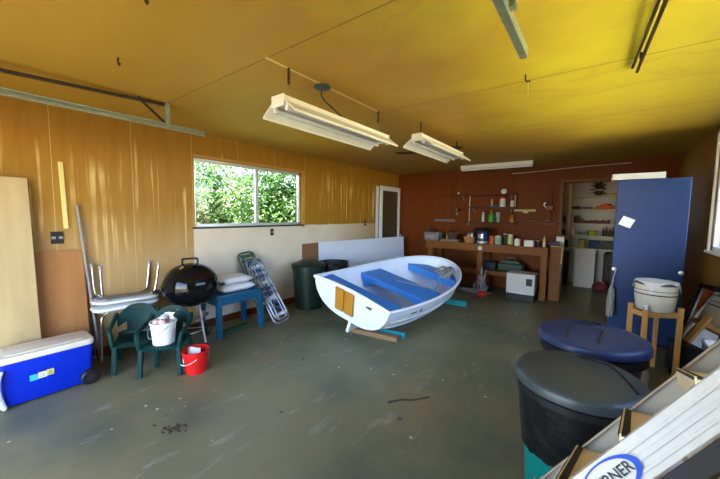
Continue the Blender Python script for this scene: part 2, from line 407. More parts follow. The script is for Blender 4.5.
# ------------------------------------------------------------------ outside planting
def shrub(name, label, c, rad, n, mats, seed):
    rnd = random.Random(seed)
    r = thing(name, label, 'shrub', (c[0], c[1], -.16))
    mb = MB()
    for i in range(n):
        while True:
            p = V((rnd.uniform(-1, 1), rnd.uniform(-1, 1), rnd.uniform(-1, 1)))
            if .25 < p.length < 1: break
        lump = .75+.5*noise.noise(p*2.3+V((seed, 0, 0)))
        q = V((p.x*rad[0]*lump, p.y*rad[1]*lump, c[2]+.16+p.z*rad[2]*lump))
        L = rnd.uniform(.07, .15); w = L*.42
        d = V((rnd.uniform(-1, 1), rnd.uniform(-1, 1), rnd.uniform(-.9, .5))).normalized()
        sd = d.cross(V((rnd.uniform(-.4, .4), rnd.uniform(-.4, .4), 1))).normalized()
        up = sd.cross(d)*L*.12
        mb.cur = rnd.choice(range(len(mats)))
        mb.add([q, q+d*L*.5+sd*w*.5+up, q+d*L, q+d*L*.5-sd*w*.5+up], [(0, 1, 2, 3)])
    mb.cur = 0
    mb.build('foliage', mats, r, False)
    mb = MB()
    for k in range(5):
        a = 2*PI*k/5+seed
        mb.tube(smoothpath([(0, 0, .02), (.15*math.cos(a), .15*math.sin(a), c[2]*.5), (rad[0]*.6*math.cos(a), rad[1]*.6*math.sin(a), c[2]+.1)], 4), [.035]*8+[.012], 6)
    mb.build('stem', 'trunk', r)
    return r
shrub('shrub', 'pale green leafy shrub outside the left half of the sliding window', (-5.6, 2.5, 1.35), (.9, 1.35, 1.3), 9000, ['leaf_b', 'leaf_c', 'leaf_b'], 1)
shrub('shrub', 'deeper green long leaved shrub outside the right half of the sliding window', (-5.8, 4.9, 1.55), (.95, 1.45, 1.3), 10000, ['leaf_a', 'leaf_b', 'leaf_a'], 2)
shrub('shrub', 'tall background shrub rising behind the others beyond the sliding window', (-8.4, 5.0, 1.9), (1.3, 3.4, 1.9), 15000, ['leaf_a', 'leaf_b', 'leaf_c'], 3)

# fence beyond the right window
fr = thing('board_fence', 'tan board fence outside the right hand window', 'fence', (3.6, 5.5, -.16))
mb = MB()
for k in range(30): mb.box((0, -4+k*.29, .82), (.025, .27, 1.62))
mb.build('boards', 'fence', fr, False)
for z in (.4, 1.3): MB().box((.04, .2, z), (.05, 8.4, .09)).build('rail', 'fence', fr, False)

# ------------------------------------------------------------------ left side boards
def lean_board(name, label, cat, y0, y1, ztop, xt, xb, t, mat, z0=0.):
    r = thing(name, label, cat, ((xb+xt)/2, (y0+y1)/2, 0)) if False else None
    a = math.atan2(xb-xt, ztop)
    L = math.hypot(xb-xt, ztop)
    o = MB().box((0, 0, L/2), (t, y1-y0, L)).build(name, mat, None, False, .002)
    o.location = (xb, (y0+y1)/2, z0+abs(math.sin(a))*t*.5); o.rotation_euler = (0, -a, 0)
    return tag(o, label, cat)
lean_board('plywood_board', 'tall pale plywood board leaning on the wall behind the blue cooler', 'board', -.25, .485, 1.715, -3.845, -3.68, .018, 'pale_ply')
lean_board('plywood_board', 'shorter reddish brown board leaning on the wall beside the pale plywood', 'board', .33, .825, 1.085, -3.885, -3.79, .018, 'red_ply')
o = MB().tube([(0, 0, 0), (0, -.10, 1.5)], .011, 10).build('pole', 'foot_gray', None); o.location = (-3.825, .90, .0); o.rotation_euler = (0, -.033, 0)
tag(o, 'thin grey metal pole leaning on the wall beside the reddish board', 'pole')
o = MB().box((0, 0, 0), (.008, .034, .60)).build('yardstick', 'yardstick', None, False, .001); o.location = (-3.893, .713, 1.585); o.rotation_euler = (.02, 0, 0)
tag(o, 'yellow wooden yardstick hanging on the left wall above the dark outlet', 'yardstick')
def outlet(y, z, w, h, label, holes):
    r = thing('wall_outlet', label, 'outlet', (XL, y, z))
    MB().box((.006, 0, 0), (.012, w, h)).build('cover_plate', 'outlet', r, False, .003)
    for k in range(holes):
        MB().box((.0135, (k-.5*(holes-1))*.05, 0), (.004, .03, .022)).build('socket', 'foot_gray', r, False, .001)
outlet(.655, 1.205, .085, .11, 'dark outlet plate on the left wall above the reddish board', 2)
outlet(3.02, 1.165, .055, .10, 'small dark outlet under the sliding window', 1)
outlet(5.41, 1.26, .05, .11, 'dark wall switch between the sliding window and leaning door frame', 1)

# ------------------------------------------------------------------ cooler
c = thing('cooler', 'large blue wheeled cooler with white lid on the floor by the left wall', 'cooler', (-3.49, .475, 0))
mb = MB()
def coolfn(x, y, z):
    k = .93+.07*z/.34; return (x*k, y*k, z)
mb.prism(rrect(.285, .545, .035), .015, .34, coolfn)
mb.build('body', 'cooler_blue', c, True, .006)
MB().prism(rrect(.305, .565, .045), .335, .385).build('lid', 'lid_white', c, True, .012)
MB().prism(rrect(.24, .46, .04), .385, .394).build('lid_panel', 'lid_white', c, True, .005)
for k, s in enumerate((.135, -.135)):
    w = MB().lathe([(.02, -.03), (.052, -.03), (.062, -.02), (.062, .02), (.052, .03), (.02, .03)], (0, 0, 0), 24, Matrix.Rotation(PI/2, 3, 'Y')).build('wheel', 'black_plastic', c)
    w.location = (s+(.012 if s > 0 else -.012), .235, .064)
    h = MB().lathe([(.0001, -.035), (.02, -.035), (.022, .035), (.0001, .035)], (0, 0, 0), 16, Matrix.Rotation(PI/2, 3, 'Y')).build('hub', 'can_dark', w)
hb = MB()
hb.tube(smoothpath([(.155, -.255, .30), (.16, -.275, .22), (.155, -.272, .12), (.15, -.25, .02)], 5), .017, 8)
hb.tube(smoothpath([(-.155, -.255, .30), (-.16, -.275, .22), (-.155, -.272, .12), (-.15, -.25, .02)], 5), .017, 8)
hb.tube([(-.15, -.25, .02), (.15, -.25, .02)], .015, 8)
hb.build('handle', 'white_plastic', c)
lx = .1385
MB().box((lx, -.09, .185), (.003, .045, .045)).build('sticker', 'cyan_print', c, False)
MB().box((lx, -.043, .190), (.003, .046, .045)).build('sticker', 'white_plastic', c, False)
MB().box((lx, .001, .195), (.003, .040, .045)).build('sticker', 'yellow_print', c, False)
mb = MB()
for k in range(7): mb.box((lx+.0005, -.065+k*.011, .222+k*.0007), (.003, .007, .009))
for k in range(3): mb.box((lx+.002, -.043+.0, .178+k*.010), (.002, .030-.006*k, .003))
for k in range(3): mb.box((lx+.002, .001, .183+k*.010), (.002, .028-.005*k, .004))
mb.build('sticker_print', 'ink', c, False)

# ------------------------------------------------------------------ white folding tables (one upside down on the other)
def small_table(label, loc, rz, Ht=.53):
    t = thing('folding_table', label, 'table', loc, rz)
    W, D = .56, .24
    MB().prism(rrect(D, W, .09), Ht-.028, Ht).build('tabletop', 'table_white', t, True, .008)
    MB().prism(rrect(D-.05, W-.05, .07), Ht-.045, Ht-.026).build('apron', 'foot_gray', t, True, .003)
    for sy in (-1, 1):
        for sx in (-1, 1):
            leg = MB().tube(smoothpath([(sx*.09, sy*.17, Ht-.04), (sx*.095, sy*.215, Ht-.07), (sx*.10, sy*.232, Ht-.14), (sx*.11, sy*.25, .02)], 5), .0115, 10).build('leg', 'chrome', t)
            MB().lathe([(.016, 0), (.017, .03), (.013, .035)], (sx*.11, sy*.25, .0), 12).build('foot', 'foot_gray', leg)
    return t
small_table('white folding table standing against the left wall behind the green chairs', (-3.765, 1.115, 0), 0)
t2 = small_table('upside down white folding table with chrome legs sticking up', (-3.735, 1.13, 0), 0, .37)
t2.rotation_euler = (PI, 0, .12); t2.location = (-3.765, 1.135, .93); t2.scale = (.95, 1, 1)
for ch in t2.children:
    pass
t2.rotation_euler = (PI-.05, 0, .06)

# ------------------------------------------------------------------ green plastic armchairs
def armchair(label, loc, rz):
    t = thing('plastic_armchair', label, 'chair', loc, rz, 'small green plastic armchairs')
    sz = .275
    def seatfn(u, v):
        x = (u-.5)*.36*(1-.10*v); y = -.175+v*.33
        return (x, y, sz-.012*math.sin(PI*u)*math.sin(PI*v)-(.02 if v == 0 else 0))
    MB().grid(seatfn, 10, 10).build('seat', 'chair_green', t, True, 0, .016)
    def backfn(u, v):
        a = (u-.5)*2
        topz = .575-.12*abs(a)**2.6
        z = sz+.02+(topz-sz-.02)*v
        x = a*(.165+.015*v)
        y = .15+.055*v-.05*abs(a)**2.4
        return (x, y, z)
    mb = MB().grid(backfn, 24, 16, skip=lambda i, j: (j == 13 and 8 <= i <= 15) or (i < 5 and 2 <= j <= 6) or (i > 18 and 2 <= j <= 6))
    mb.build('backrest', 'chair_green', t, True, 0, .014)
    for s in (-1, 1):
        MB().tube(smoothpath([(s*.178, .165, .50), (s*.192, .11, .455), (s*.20, .0, .43), (s*.20, -.12, .42), (s*.19, -.165, .40), (s*.178, -.178, .33), (s*.172, -.172, .27)], 6), [.019]*37, 8).build('armrest', 'chair_green', t)
        for y0, y1, nm in ((-.16, -.175, 'leg'), (.14, .19, 'leg')):
            b = MB()
            b.bar((s*.160, y0, .27), (s*.172, y1, 0.0), .042, .034, (0, 1, 0))
            b.build(nm, 'chair_green', t, False, .008)
    return t
ac1 = armchair('green plastic armchair in front with a white bucket on its seat', (-3.13, 1.225, 0), math.radians(48))
ac2 = armchair('empty green plastic armchair behind the one holding the bucket', (-3.435, 1.09, 0), math.radians(66))

for a_ in (ac1, ac2): a_.scale = (.94, .94, .94)
def bucket(name, label, cat, loc, h, r0, r1, mat, tilt=None):
    t = thing(name, label, cat, loc)
    MB().lathe([(.0001, .006), (r0, .006), (r0, .0), (r0+.002, .0), (r1, h*.93), (r1+.007, h*.93), (r1+.007, h), (r1, h), (r1-.004, h), (r0-.003, .01), (.0001, .01)], (0, 0, 0), 32).build('pail', mat, t)
    return t
b = bucket('bucket', 'white plastic bucket full of pinkish rags on the front green chair', 'bucket', (-3.10, 1.19, .263), .20, .085, .102, 'white_plastic')
MB().tube(smoothpath([(-.106, 0, .175), (-.085, -.09, .12), (0, -.118, .07), (.085, -.09, .11), (.106, 0, .175)], 6), .003, 6).build('handle', 'foot_gray', b)
rnd = random.Random(3)
for k in range(9):
    a = k*2.4; rr = .06 if k < 7 else .0
    o = MB().sphere((0, 0, 0), .036, 8, (1, .8, .7))
    for i, p in enumerate(o.v): o.v[i] = p*(1+.35*noise.noise(p*40+V((k, 0, 0))))
    o = o.build('rag', 'rag_white' if k in (1, 4, 8) else 'rag', None); o.location = (-3.10+rr*math.cos(a), 1.19+rr*math.sin(a), .263+.185+.012*(k % 3)+(.02 if k > 6 else 0))
    tag(o, ('white crumpled rag' if k in (1, 4, 8) else 'pinkish brown crumpled rag')+' stuffed in the top of the white bucket', 'rag', 'rags in the white bucket')
o = MB()
o.grid(lambda u, v: ((u-.5)*.085+.01*math.sin(v*7), .02*math.sin(u*6)+.015*v, v*.075), 8, 8)
o = o.build('rag', 'rag_white', None, True, 0, .006); o.location = (-3.10, 1.235, .263+.19); o.rotation_euler = (-.2, 0, math.radians(45))
tag(o, 'white cloth standing up at the back of the white bucket', 'rag', 'rags in the white bucket')
b = bucket('bucket', 'red plastic bucket on the floor in front of the grill', 'bucket', (-2.865, 1.36, 0), .205, .085, .112, 'red_plastic')
MB().tube(smoothpath([(-.1, .02, .17), (-.11, -.06, .13), (-.02, -.125, .10), (.08, -.1, .12), (.1, .02, .17)], 6), .003, 6).build('handle', 'white_plastic', b)
MB().grid(lambda u, v: (.1005*math.cos(-2.2+u*.55)*(1+.075*v), .1005*math.sin(-2.2+u*.55)*(1+.075*v), .095+v*.045), 6, 4).build('label_patch', 'white_plastic', b, True, 0, .004)
o = MB().grid(lambda u, v: ((u-.5)*.12, (v-.5)*.11, .02*math.sin(u*5)+.02*math.cos(v*6)), 8, 8).build('rag', 'rag_white', None, True, 0, .006)
o.location = (-2.885, 1.335, .165); o.rotation_euler = (.3, -.35, .6); tag(o, 'white cloth lying in the red bucket', 'rag')

# ------------------------------------------------------------------ kettle grill
g = thing('kettle_grill', 'black round kettle grill with lid beside the left wall', 'grill', (-3.48, 1.62, 0))
R0 = .275; zc = .665
MB().lathe([(max(1e-6, R0*math.sin(a)), zc-.012-.80*R0*math.cos(a)) for a in [PI/2*i/12 for i in range(13)]]+[(R0+.006, zc-.012), (R0+.006, zc)], (0, 0, 0), 40).build('bowl', 'enamel', g)
MB().lathe([(R0+.008, zc), (R0+.008, zc+.012)]+[(max(1e-6, R0*math.cos(a)), zc+.012+.82*R0*math.sin(a)) for a in [PI/2*i/12 for i in range(13)]], (0, 0, 0), 40).build('lid', 'enamel', g)
MB().tube(smoothpath([(-.03, -.065, zc+.225), (-.03, -.065, zc+.27), (-.025, -.052, zc+.285), (.025, .052, zc+.285), (.03, .065, zc+.27), (.03, .065, zc+.225)], 5), .011, 8).build('lid_handle', 'black_plastic', g)
MB().lathe([(.0001, 0), (.035, 0), (.035, .006), (.0001, .012)], (.05, -.12, zc+.20), 14, Matrix.Rotation(.5, 3, 'X')).build('vent', 'alu', g)
for s in (1, -1):
    MB().tube(smoothpath([(s*.02, .285*s, zc-.03), (s*.02, .335*s, zc-.03), (s*.11, .325*s, zc-.03), (s*.11, .265*s, zc-.03)], 4), .010, 8).build('side_handle', 'black_plastic', g)
feet = [(.125, .085), (-.09, -.19), (-.13, .19)]
for k, (fx, fy) in enumerate(feet):
    l = (fx*fx+fy*fy)**.5
    MB().tube([(fx*.55, fy*.55, zc-.20), (fx*(1.0), fy*(1.0), .02 if k == 0 else .08)], .0125, 10).build('leg', 'alu', g)
MB().lathe([(.013, 0), (.016, .03)], (feet[0][0], feet[0][1], 0), 10).build('foot_cap', 'black_plastic', g)
for fx, fy in feet[1:]:
    w = MB().lathe([(.02, -.016), (.07, -.016), (.078, -.006), (.078, .006), (.07, .016), (.02, .016)], (0, 0, 0), 26, Matrix.Rotation(PI/2, 3, 'X') @ Matrix.Rotation(.0, 3, 'Z')).build('wheel', 'black_plastic', g)
    w.location = (fx, fy+(.03 if fy > 0 else -.03), .08)
MB().tube([(feet[1][0], feet[1][1], .08), (feet[2][0], feet[2][1], .08)], .007, 8).build('axle', 'alu', g)
MB().lathe([(.001, .30), (.12, .30), (.165, .325), (.17, .33), (.16, .33), (.115, .307), (.001, .307)], (.0, .0, 0), 30).build('ash_catcher', 'alu', g)
mb = MB()
for k in range(3):
    a, b_ = feet[k], feet[(k+1) % 3]
    mb.tube([(a[0]*.86, a[1]*.86, .20), (b_[0]*.86, b_[1]*.86, .20)], .005, 6)
mb.build('leg_brace', 'alu', g)

# ------------------------------------------------------------------ blue plastic table, cushions
t = thing('plastic_table', 'low blue plastic table with white cushions stacked on it', 'table', (-3.575, 2.155, 0))
mb = MB(); mb.prism(rrect(.42, .60, .04), .465, .50)
mb.build('tabletop', 'table_blue', t, True, .010)
for sx in (-1, 1): MB().box((sx*.195, 0, .425), (.018, .52, .085)).build('apron', 'table_blue', t, False, .004)
for sy in (-1, 1): MB().box((0, sy*.285, .425), (.36, .018, .085)).build('apron', 'table_blue', t, False, .004)
for sx in (-1, 1):
    for sy in (-1, 1):
        mb = MB(); mb.bar((sx*.18, sy*.27, .465), (sx*.192, sy*.282, 0), .06, .055, (0, 1, 0)); mb.build('leg', 'table_blue', t, False, .008)
def cushion(name, label, cat, loc, d, rz, group=None):
    mb = MB()
    def f(u, v, s):
        x = (u-.5)*2; y = (v-.5)*2
        k = max(0., (1-abs(x)**4)*(1-abs(y)**4))**.5
        q = V((x, y, s)); w = .12*noise.noise(q*2.6+V(loc)*3)
        return (x*d[0]/2*(1-.04*y*y), y*d[1]/2*(1-.04*x*x), d[2]/2+s*d[2]/2*k*(1+w))
    mb.grid(lambda u, v: f(u, v, 1), 18, 18).grid(lambda u, v: f(u, v, -1), 18, 18)
    o = mb.build(name, 'cushion', None); o.location = loc; o.rotation_euler = (0, 0, rz)
    return tag(o, label, cat, group)
cushion('cushion', 'lower white cushion lying directly on the blue plastic table', 'cushion', (-3.57, 2.16, .501), (.36, .47, .09), .05)
cushion('cushion', 'upper white cushion topmost of the two on the blue table', 'cushion', (-3.59, 2.155, .593), (.35, .44, .085), -.06)
o = MB().box((0, 0, .02), (.10, .42, .04)).build('plank', 'green_dark', None, False, .004); o.location = (-3.50, 2.12, 0); o.rotation_euler = (0, 0, .12)
tag(o, 'dark green bar lying on the floor under the blue plastic table', 'bar')

# ------------------------------------------------------------------ folded lounge chairs leaning on the wall
def lounger(label, base, top, w, mats, zoff):
    base, top = V(base), V(top)
    t = thing('folding_lounger', label, 'lounge chair', base)
    d = top-base; L = d.length; d.normalize()
    s = V((.12, 1, 0)); s = (s-d*s.dot(d)).normalized(); nrm = d.cross(s).normalized()
    if nrm.x < 0: nrm = -nrm
    q = lambda a, b, h: d*a+s*b+nrm*h
    for k, (h, a0, a1, ww) in enumerate(((0, 0.0, L, w), (.035, .04, L*.93, w-.04))):
        r = .05; pts = []
        for x, y in rrect(a1-a0, ww, .07, 6): pts.append(q((a0+a1)/2+x, y, h))
        MB().tube(pts, .0125, 8, True).build('frame', mats[0], t)
    for k in range(11):
        a = .1+(L*.85)*k/10
        mb = MB()
        pts = [q(a, -w/2+.02, .03), q(a+.02*math.sin(k), 0, .018), q(a, w/2-.02, .03)]
        v = []
        for p in smoothpath(pts, 4): v.append((p-d*.021, p+d*.021))
        mb.add([p for pr in v for p in pr], [(2*i, 2*i+1, 2*i+3, 2*i+2) for i in range(len(v)-1)])
        mb.build('strap', mats[1] if k % 3 else mats[2], t, True, 0, .003)
    for b in (-.06, .05):
        MB().tube([q(.03, b, .04), q(L*.9, b, .045)], .007, 6).build('cross_tube', mats[0], t)
    return t
lounger('folded lounge chair with blue straps, front one leaning beside the blue table', (-3.27, 2.70, .02), (-3.80, 2.60, .80), .24, ('tube_grey', 'strap_blue', 'strap_white'), 0)
lounger('folded lounge chair with dark tube frame behind the blue strapped one', (-3.44, 2.64, .02), (-3.865, 2.535, .90), .24, ('tube_dark', 'green_dark', 'tube_dark'), 0)

# ------------------------------------------------------------------ trash cans at the far left
def trash_can(label, loc, h, r0, r1, body, handles=True):
    t = thing('trash_can', label, 'trash can', loc)
    mb = MB().lathe([(.0001, 0), (r0, 0), (r0+(r1-r0)*.9, h*.9), (r1+.006, h*.9), (r1+.006, h), (r1-.006, h), (r1-.012, h*.9), (r0-.006, .012), (.0001, .012)], (0, 0, 0), 40)
    mb.build('can_body', body, t)
    for s in ((0, PI) if handles else ()):
        MB().tube(smoothpath([((r1-.002)*math.cos(s+a), (r1-.002)*math.sin(s+a), h*.8-.05*abs(a/.25)*0) for a in (-.28,)]+[((r1+.035)*math.cos(s+a), (r1+.035)*math.sin(s+a), h*.77) for a in (-.2, 0, .2)]+[((r1-.002)*math.cos(s+.28), (r1-.002)*math.sin(s+.28), h*.8)], 4), .011, 8).build('handle', body, t)
    return t
t = trash_can('dark green trash can with lid beside the leaning brown panel', (-3.53, 3.42, 0), .66, .205, .245, 'can_green')
MB().lathe([(.262, .63), (.264, .665), (.25, .68), (.22, .69), (.12, .735), (.0001, .745)], (0, 0, 0), 40).build('lid', 'can_green', t)
t = trash_can('black bag lined trash can behind the boat next to the green one', (-3.50, 3.965, 0), .63, .19, .23, 'can_dark')
def bagfn(r_, zt, zb, seed, amp=.03):
    def f(u, v):
        a = 2*PI*u
        n1 = noise.noise(V((math.cos(a)*3, math.sin(a)*3, v*4+seed)))
        n2 = noise.noise(V((math.cos(a)*9, math.sin(a)*9, v*3+seed)))
        r = r_-(.02*v)+amp*n1+amp*.5*n2*v
        return (r*math.cos(a), r*math.sin(a), zt+(zb-zt)*v+.03*n2*v)
    return f
MB().grid(bagfn(.252, .655, .36, 4.0, .022), 48, 10).grid(lambda u, v: ((.252-.03*v)*math.cos(2*PI*u), (.252-.03*v)*math.sin(2*PI*u), .655-.25*v+.01*math.sin(9*2*PI*u)*v), 48, 4).build('bin_liner', 'bag_black', t, True, 0, .003)

lean_board('brown_panel', 'small brown panel leaning on the wall behind the green trash can', 'board', 3.62, 4.03, .945, -3.885, -3.865, .015, 'brown_panel')
# long white sheet leaning at a slant across the corner
o = MB().box((0, 0, .475), (.02, 2.45, .95)).build('white_sheet', 'mdf_white', None, False, .003)
o.location = (-3.655, 5.20, .002); o.rotation_euler = (0, -.06, -math.atan2(.34, 2.42))
tag(o, 'long white sheet of board leaning behind the boat along the left wall', 'board')
# white framed screen door and a narrow white strip in the far left corner
d = thing('screen_door', 'white framed door with dark panel leaning in the far left corner', 'door', (-3.845, 6.32, 0))
mb = MB()
for y in (-.385, .385): mb.box((0, y, 1.04), (.035, .085, 2.08))
for z in (.06, 2.03): mb.box((0, 0, z), (.035, .70, .10))
mb.build('frame', 'frame_white', d, False, .004)
MB().box((-.004, 0, 1.05), (.008, .70, 1.90)).build('panel', 'screen', d, False)
MB().lathe([(.008, 0), (.008, .03), (.024, .04), (.026, .055), (.0001, .062)], (.017, .395, .95), 14, Matrix.Rotation(PI/2, 3, 'Y')).build('knob', 'silver', d)
o = MB().box((0, 0, 1.03), (.022, .085, 2.06)).build('trim_strip', 'frame_white', None, False, .003); o.location = (-3.86, 5.80, 0)
tag(o, 'narrow white strip of wood upright beside the leaning white door', 'board')

# ------------------------------------------------------------------ the boat
BX, BY, HD, RL, BL, HB, TW, DS, DM, DB, ZK = -2.285, 2.735, .021, .225, 2.64, .620, .550, .470, .450, .565, .108
boat = thing('dinghy', 'white rowing dinghy with blue seats resting tilted on beams in the garage', 'boat', (BX, BY, ZK))
boat.rotation_euler = (0, RL, -HD)
def bw(t):
    if t < .42: return TW+(HB-TW)*math.sin(t/.42*PI/2)
    return HB*max(0., 1-((t-.42)/.58)**2.4)**.5
def bs(t): return DS*(1-t)*(1-2*t)+DM*4*t*(1-t)+DB*t*(2*t-1)
def bk(t): return .22*max(0, (t-.62)/.38)**2.2+.09*max(0, (.3-t)/.3)**1.6
def hull(t, a, off=0.):
    # a in [-1,1]: -1 left sheer, 0 keel, 1 right sheer
    w = max(bw(t)-off, .0); s = bs(t); k = bk(t)+off
    b = abs(a); sg = 1 if a >= 0 else -1
    x = w*(1-(1-b)**1.75)
    z = k+(s-k)*b**2.1
    tt = t*(1-off/BL*.0)
    # bow stem curve: lower points sit further aft
    y = t*BL-(1-b)**1.3*.30*max(0, (t-.5)/.5)**2-(.09*(1-b) if t > .9 else 0)*0+.11*(1-b)*max(0, (.12-t)/.12)
    return (sg*x, y, z)
TS = [0]+[.42*i/10 for i in range(1, 11)]+[.42+.58*math.sin(PI/2*i/16) for i in range(1, 17)]
NA = 28
mb = MB()
for off in (0., .022):
    b0 = len(mb.v)
    tlist = TS if off == 0 else [max(.010, min(t, .992)) for t in TS]
    vs = [hull(t, -1+2*j/NA, off) for t in tlist for j in range(NA+1)]
    fs = [(i*(NA+1)+j, i*(NA+1)+j+1, (i+1)*(NA+1)+j+1, (i+1)*(NA+1)+j) for i in range(len(TS)-1) for j in range(NA)]
    mb.cur = 0 if off == 0 else 1
    mb.add(vs, fs)
    mb.add([vs[j] for j in range(NA+1)], [tuple(range(NA+1))])
mb.cur = 0
ho = mb.build('hull', ['gelcoat', 'gelcoat_in'], boat)
loop = [V(hull(t, -1)) for t in TS]+[V(hull(t, 1)) for t in reversed(TS[:-1])]
n = 14
trans = [V(hull(0, 1)).lerp(V(hull(0, -1)), k/n)+V((0, -.0, .035*math.sin(PI*k/n))) for k in range(1, n)]
MB().tube(loop+trans, .021, 10, True).build('gunwale', 'gelcoat', boat)
# transom fill between sheer line and crowned rail
MB().prism([(p.x, p.z) for p in [V(hull(0, 1))]+trans+[V(hull(0, -1))]], -.012, .012, lambda x, z, y: (x, y, z)).build('transom_cap', 'gelcoat', boat, False)
# lapstrake grooves
for a in (.62, .8):
    for sg in (-1, 1):
        MB().tube([V(hull(t, sg*a))*1.0+V((sg*.004, 0, -.002)) for t in TS[1:-3]], .006, 6).build('strake', 'gelcoat', boat)
# skeg
MB().prism([(.13, .10), (.10, -.050), (.20, -.050), (.80, .0), (.80, .03), (.4, .06)], -.02, .02, lambda y, z, x: (x, y, z)).build('skeg', 'gelcoat', boat, False, .004)
def seatbox(t0, t1, z, th, name, arch=0., inset=.03):
    mb = MB(); N = 12
    y0, y1 = t0*BL, t1*BL
    def half(t):   # inner hull half width at height z
        w = bw(t)-.022; s = bs(t); k = bk(t)+.022
        b = max(0, min(1, (z-k)/(s-k)))**(1/2.1); return w*(1-(1-b)**1.75)-.004
    h0, h1 = half(t0), half(t1)
    top = []; 
    vs = []
    for i in range(N+1):
        u = -1+2*i/N
        lo = z-th*(1-arch*(1-abs(u)**3))
        def hz(t, zz):
            w = bw(t)-.022; s = bs(t); k = bk(t)+.022
            b = max(0, min(1, (zz-k)/(s-k)))**(1/2.1); return w*(1-(1-b)**1.75)-.004
        for t, y in ((t0, y0), (t1, y1)):
            vs.append((u*hz(t, z), y, z)); vs.append((u*hz(t, lo), y, lo))
    fs = []
    for i in range(N):
        a, b = 4*i, 4*(i+1)
        fs += [(a, b, b+2, a+2), (a+1, a+3, b+3, b+1), (a, a+1, b+1, b), (a+2, b+2, b+3, a+3)]
    fs += [(0, 2, 3, 1), (4*N, 4*N+1, 4*N+3, 4*N+2)]
    mb.add(vs, fs)
    return mb.build(name, 'boat_blue', boat, False, .012)
seatbox(.015, .12, .452, .10, 'stern_seat', .1)
seatbox(.37, .56, .365, .20, 'center_seat', .62)
# bow seat follows the hull plan
mb = MB(); ts = [.82+.14*i/8 for i in range(9)]; zb = .42
vs = []
for t in ts:
    for zz in (zb, zb-.12):
        w = bw(t)-.022; s = bs(t); k = bk(t)+.022; b = max(0., min(1., (zz-k)/(s-k)))**(1/2.1); x = max(.004, w*(1-(1-b)**1.75)-.006)
        vs += [(-x, t*BL-.05, zz), (x, t*BL-.05, zz)]
fs = []
for i in range(8):
    a, b = 4*i, 4*i+4
    fs += [(a, a+1, b+1, b), (a+2, b+2, b+3, a+3), (a, b, b+2, a+2), (a+1, a+3, b+3, b+1)]
fs += [(0, 2, 3, 1), (32, 33, 35, 34)]
mb.add(vs, fs).build('bow_seat', 'boat_blue', boat, False, .012)
for k in (-1, 1):
    p = MB().box((0, 0, 0), (.130, .018, .29))
    p = p.build('motor_pad', 'orange_wood', boat, False, .006); p.location = (-.045+k*.072, .003, .345); p.rotation_euler = (.20, 0, 0)
MB().lathe([(.075, 0), (.055, .08), (.025, .2), (.015, .215), (.0001, .22)], (.17, .62, .075), 16).build('mast_step', 'gelcoat_in', boat)
MB().box((.31, -.017, .42), (.07, .004, .014)).build('maker_plate', 'ink', boat, False)
def onhull(t, a, lift=.003):
    p = V(hull(t, a)); q = V(hull(t+.01, a))-p; r = V(hull(t, a+.01))-p
    nn = q.cross(r).normalized(); nn = nn if nn.x > 0 else -nn
    return p+nn*lift, q.normalized(), r.normalized()
mb = MB()
for k in range(5):
    p, q, r = onhull(.175+.011*k, .90-.004*(k % 2)); mb.add([p-q*.009-r*.011, p+q*.009-r*.011, p+q*.009+r*.011, p-q*.009+r*.011], [(0, 1, 2, 3)])
p, q, r = onhull(.255, .9)
mb.add([p+q*.024*math.cos(x)+r*.030*math.sin(x) for x in [2*PI*i/14 for i in range(14)]], [tuple(range(14))])
mb.build('hull_emblem', 'navy', boat, False, 0, .001)
# rope coil in the bow
rp = thing('rope', 'coil of greyish rope and cord lying in the bow of the dinghy', 'rope', (BX, BY, ZK)); rp.rotation_euler = boat.rotation_euler
mb = MB(); pts = []
for i in range(150):
    a = i*.23; rr = .13+.05*math.sin(i*.37)
    pts.append((.20+rr*math.cos(a)*.62+.05*math.sin(i*.05), 2.16+rr*math.sin(a)*1.2, .445+.022*math.sin(i*.71)+.0006*i))
mb.tube(pts, .009, 6)
mb.tube(smoothpath([(.20, 2.0, .43), (.30, 1.82, .39), (.34, 1.62, .34), (.28, 1.45, .375), (.1, 1.30, .385), (-.1, 1.20, .378)], 8), .008, 6)
mb.build('coil', 'rope', rp)
mb = MB(); 
for k in range(4):
    mb.tube(smoothpath([(.24+.03*k, 1.92+.05*k, .43), (.32+.02*k, 2.02, .53+.02*k), (.26, 2.18+.03*k, .56), (.16-.03*k, 2.30, .50)], 6), .007, 6)
mb.build('loop', 'rope', rp)
# boat supports
o = MB().box((0, 0, .0275), (.62, .085, .055)).build('support_beam', 'beam_wood', None, False, .004); o.location = (-2.05, 3.06, 0); o.rotation_euler = (0, 0, .12)
tag(o, 'brown timber beam on the floor under the stern of the dinghy', 'beam')
o = MB().tube([(-.30, 0, 0), (-.1, 0, 0), (.1, 0, 0), (.30, 0, 0)], .034, 14).build('padded_beam', 'teal', None); o.location = (-2.02, 3.19, .034); o.rotation_euler = (0, 0, .12)
tag(o, 'teal padded bar on the floor beside the timber under the stern', 'beam')
o = MB().box((0, 0, .04), (.86, .09, .08)).build('padded_beam', 'teal', None, False, .01); o.location = (-2.02, 4.97, 0); o.rotation_euler = (0, 0, .08)
tag(o, 'teal padded block under the bow end of the dinghy', 'beam')

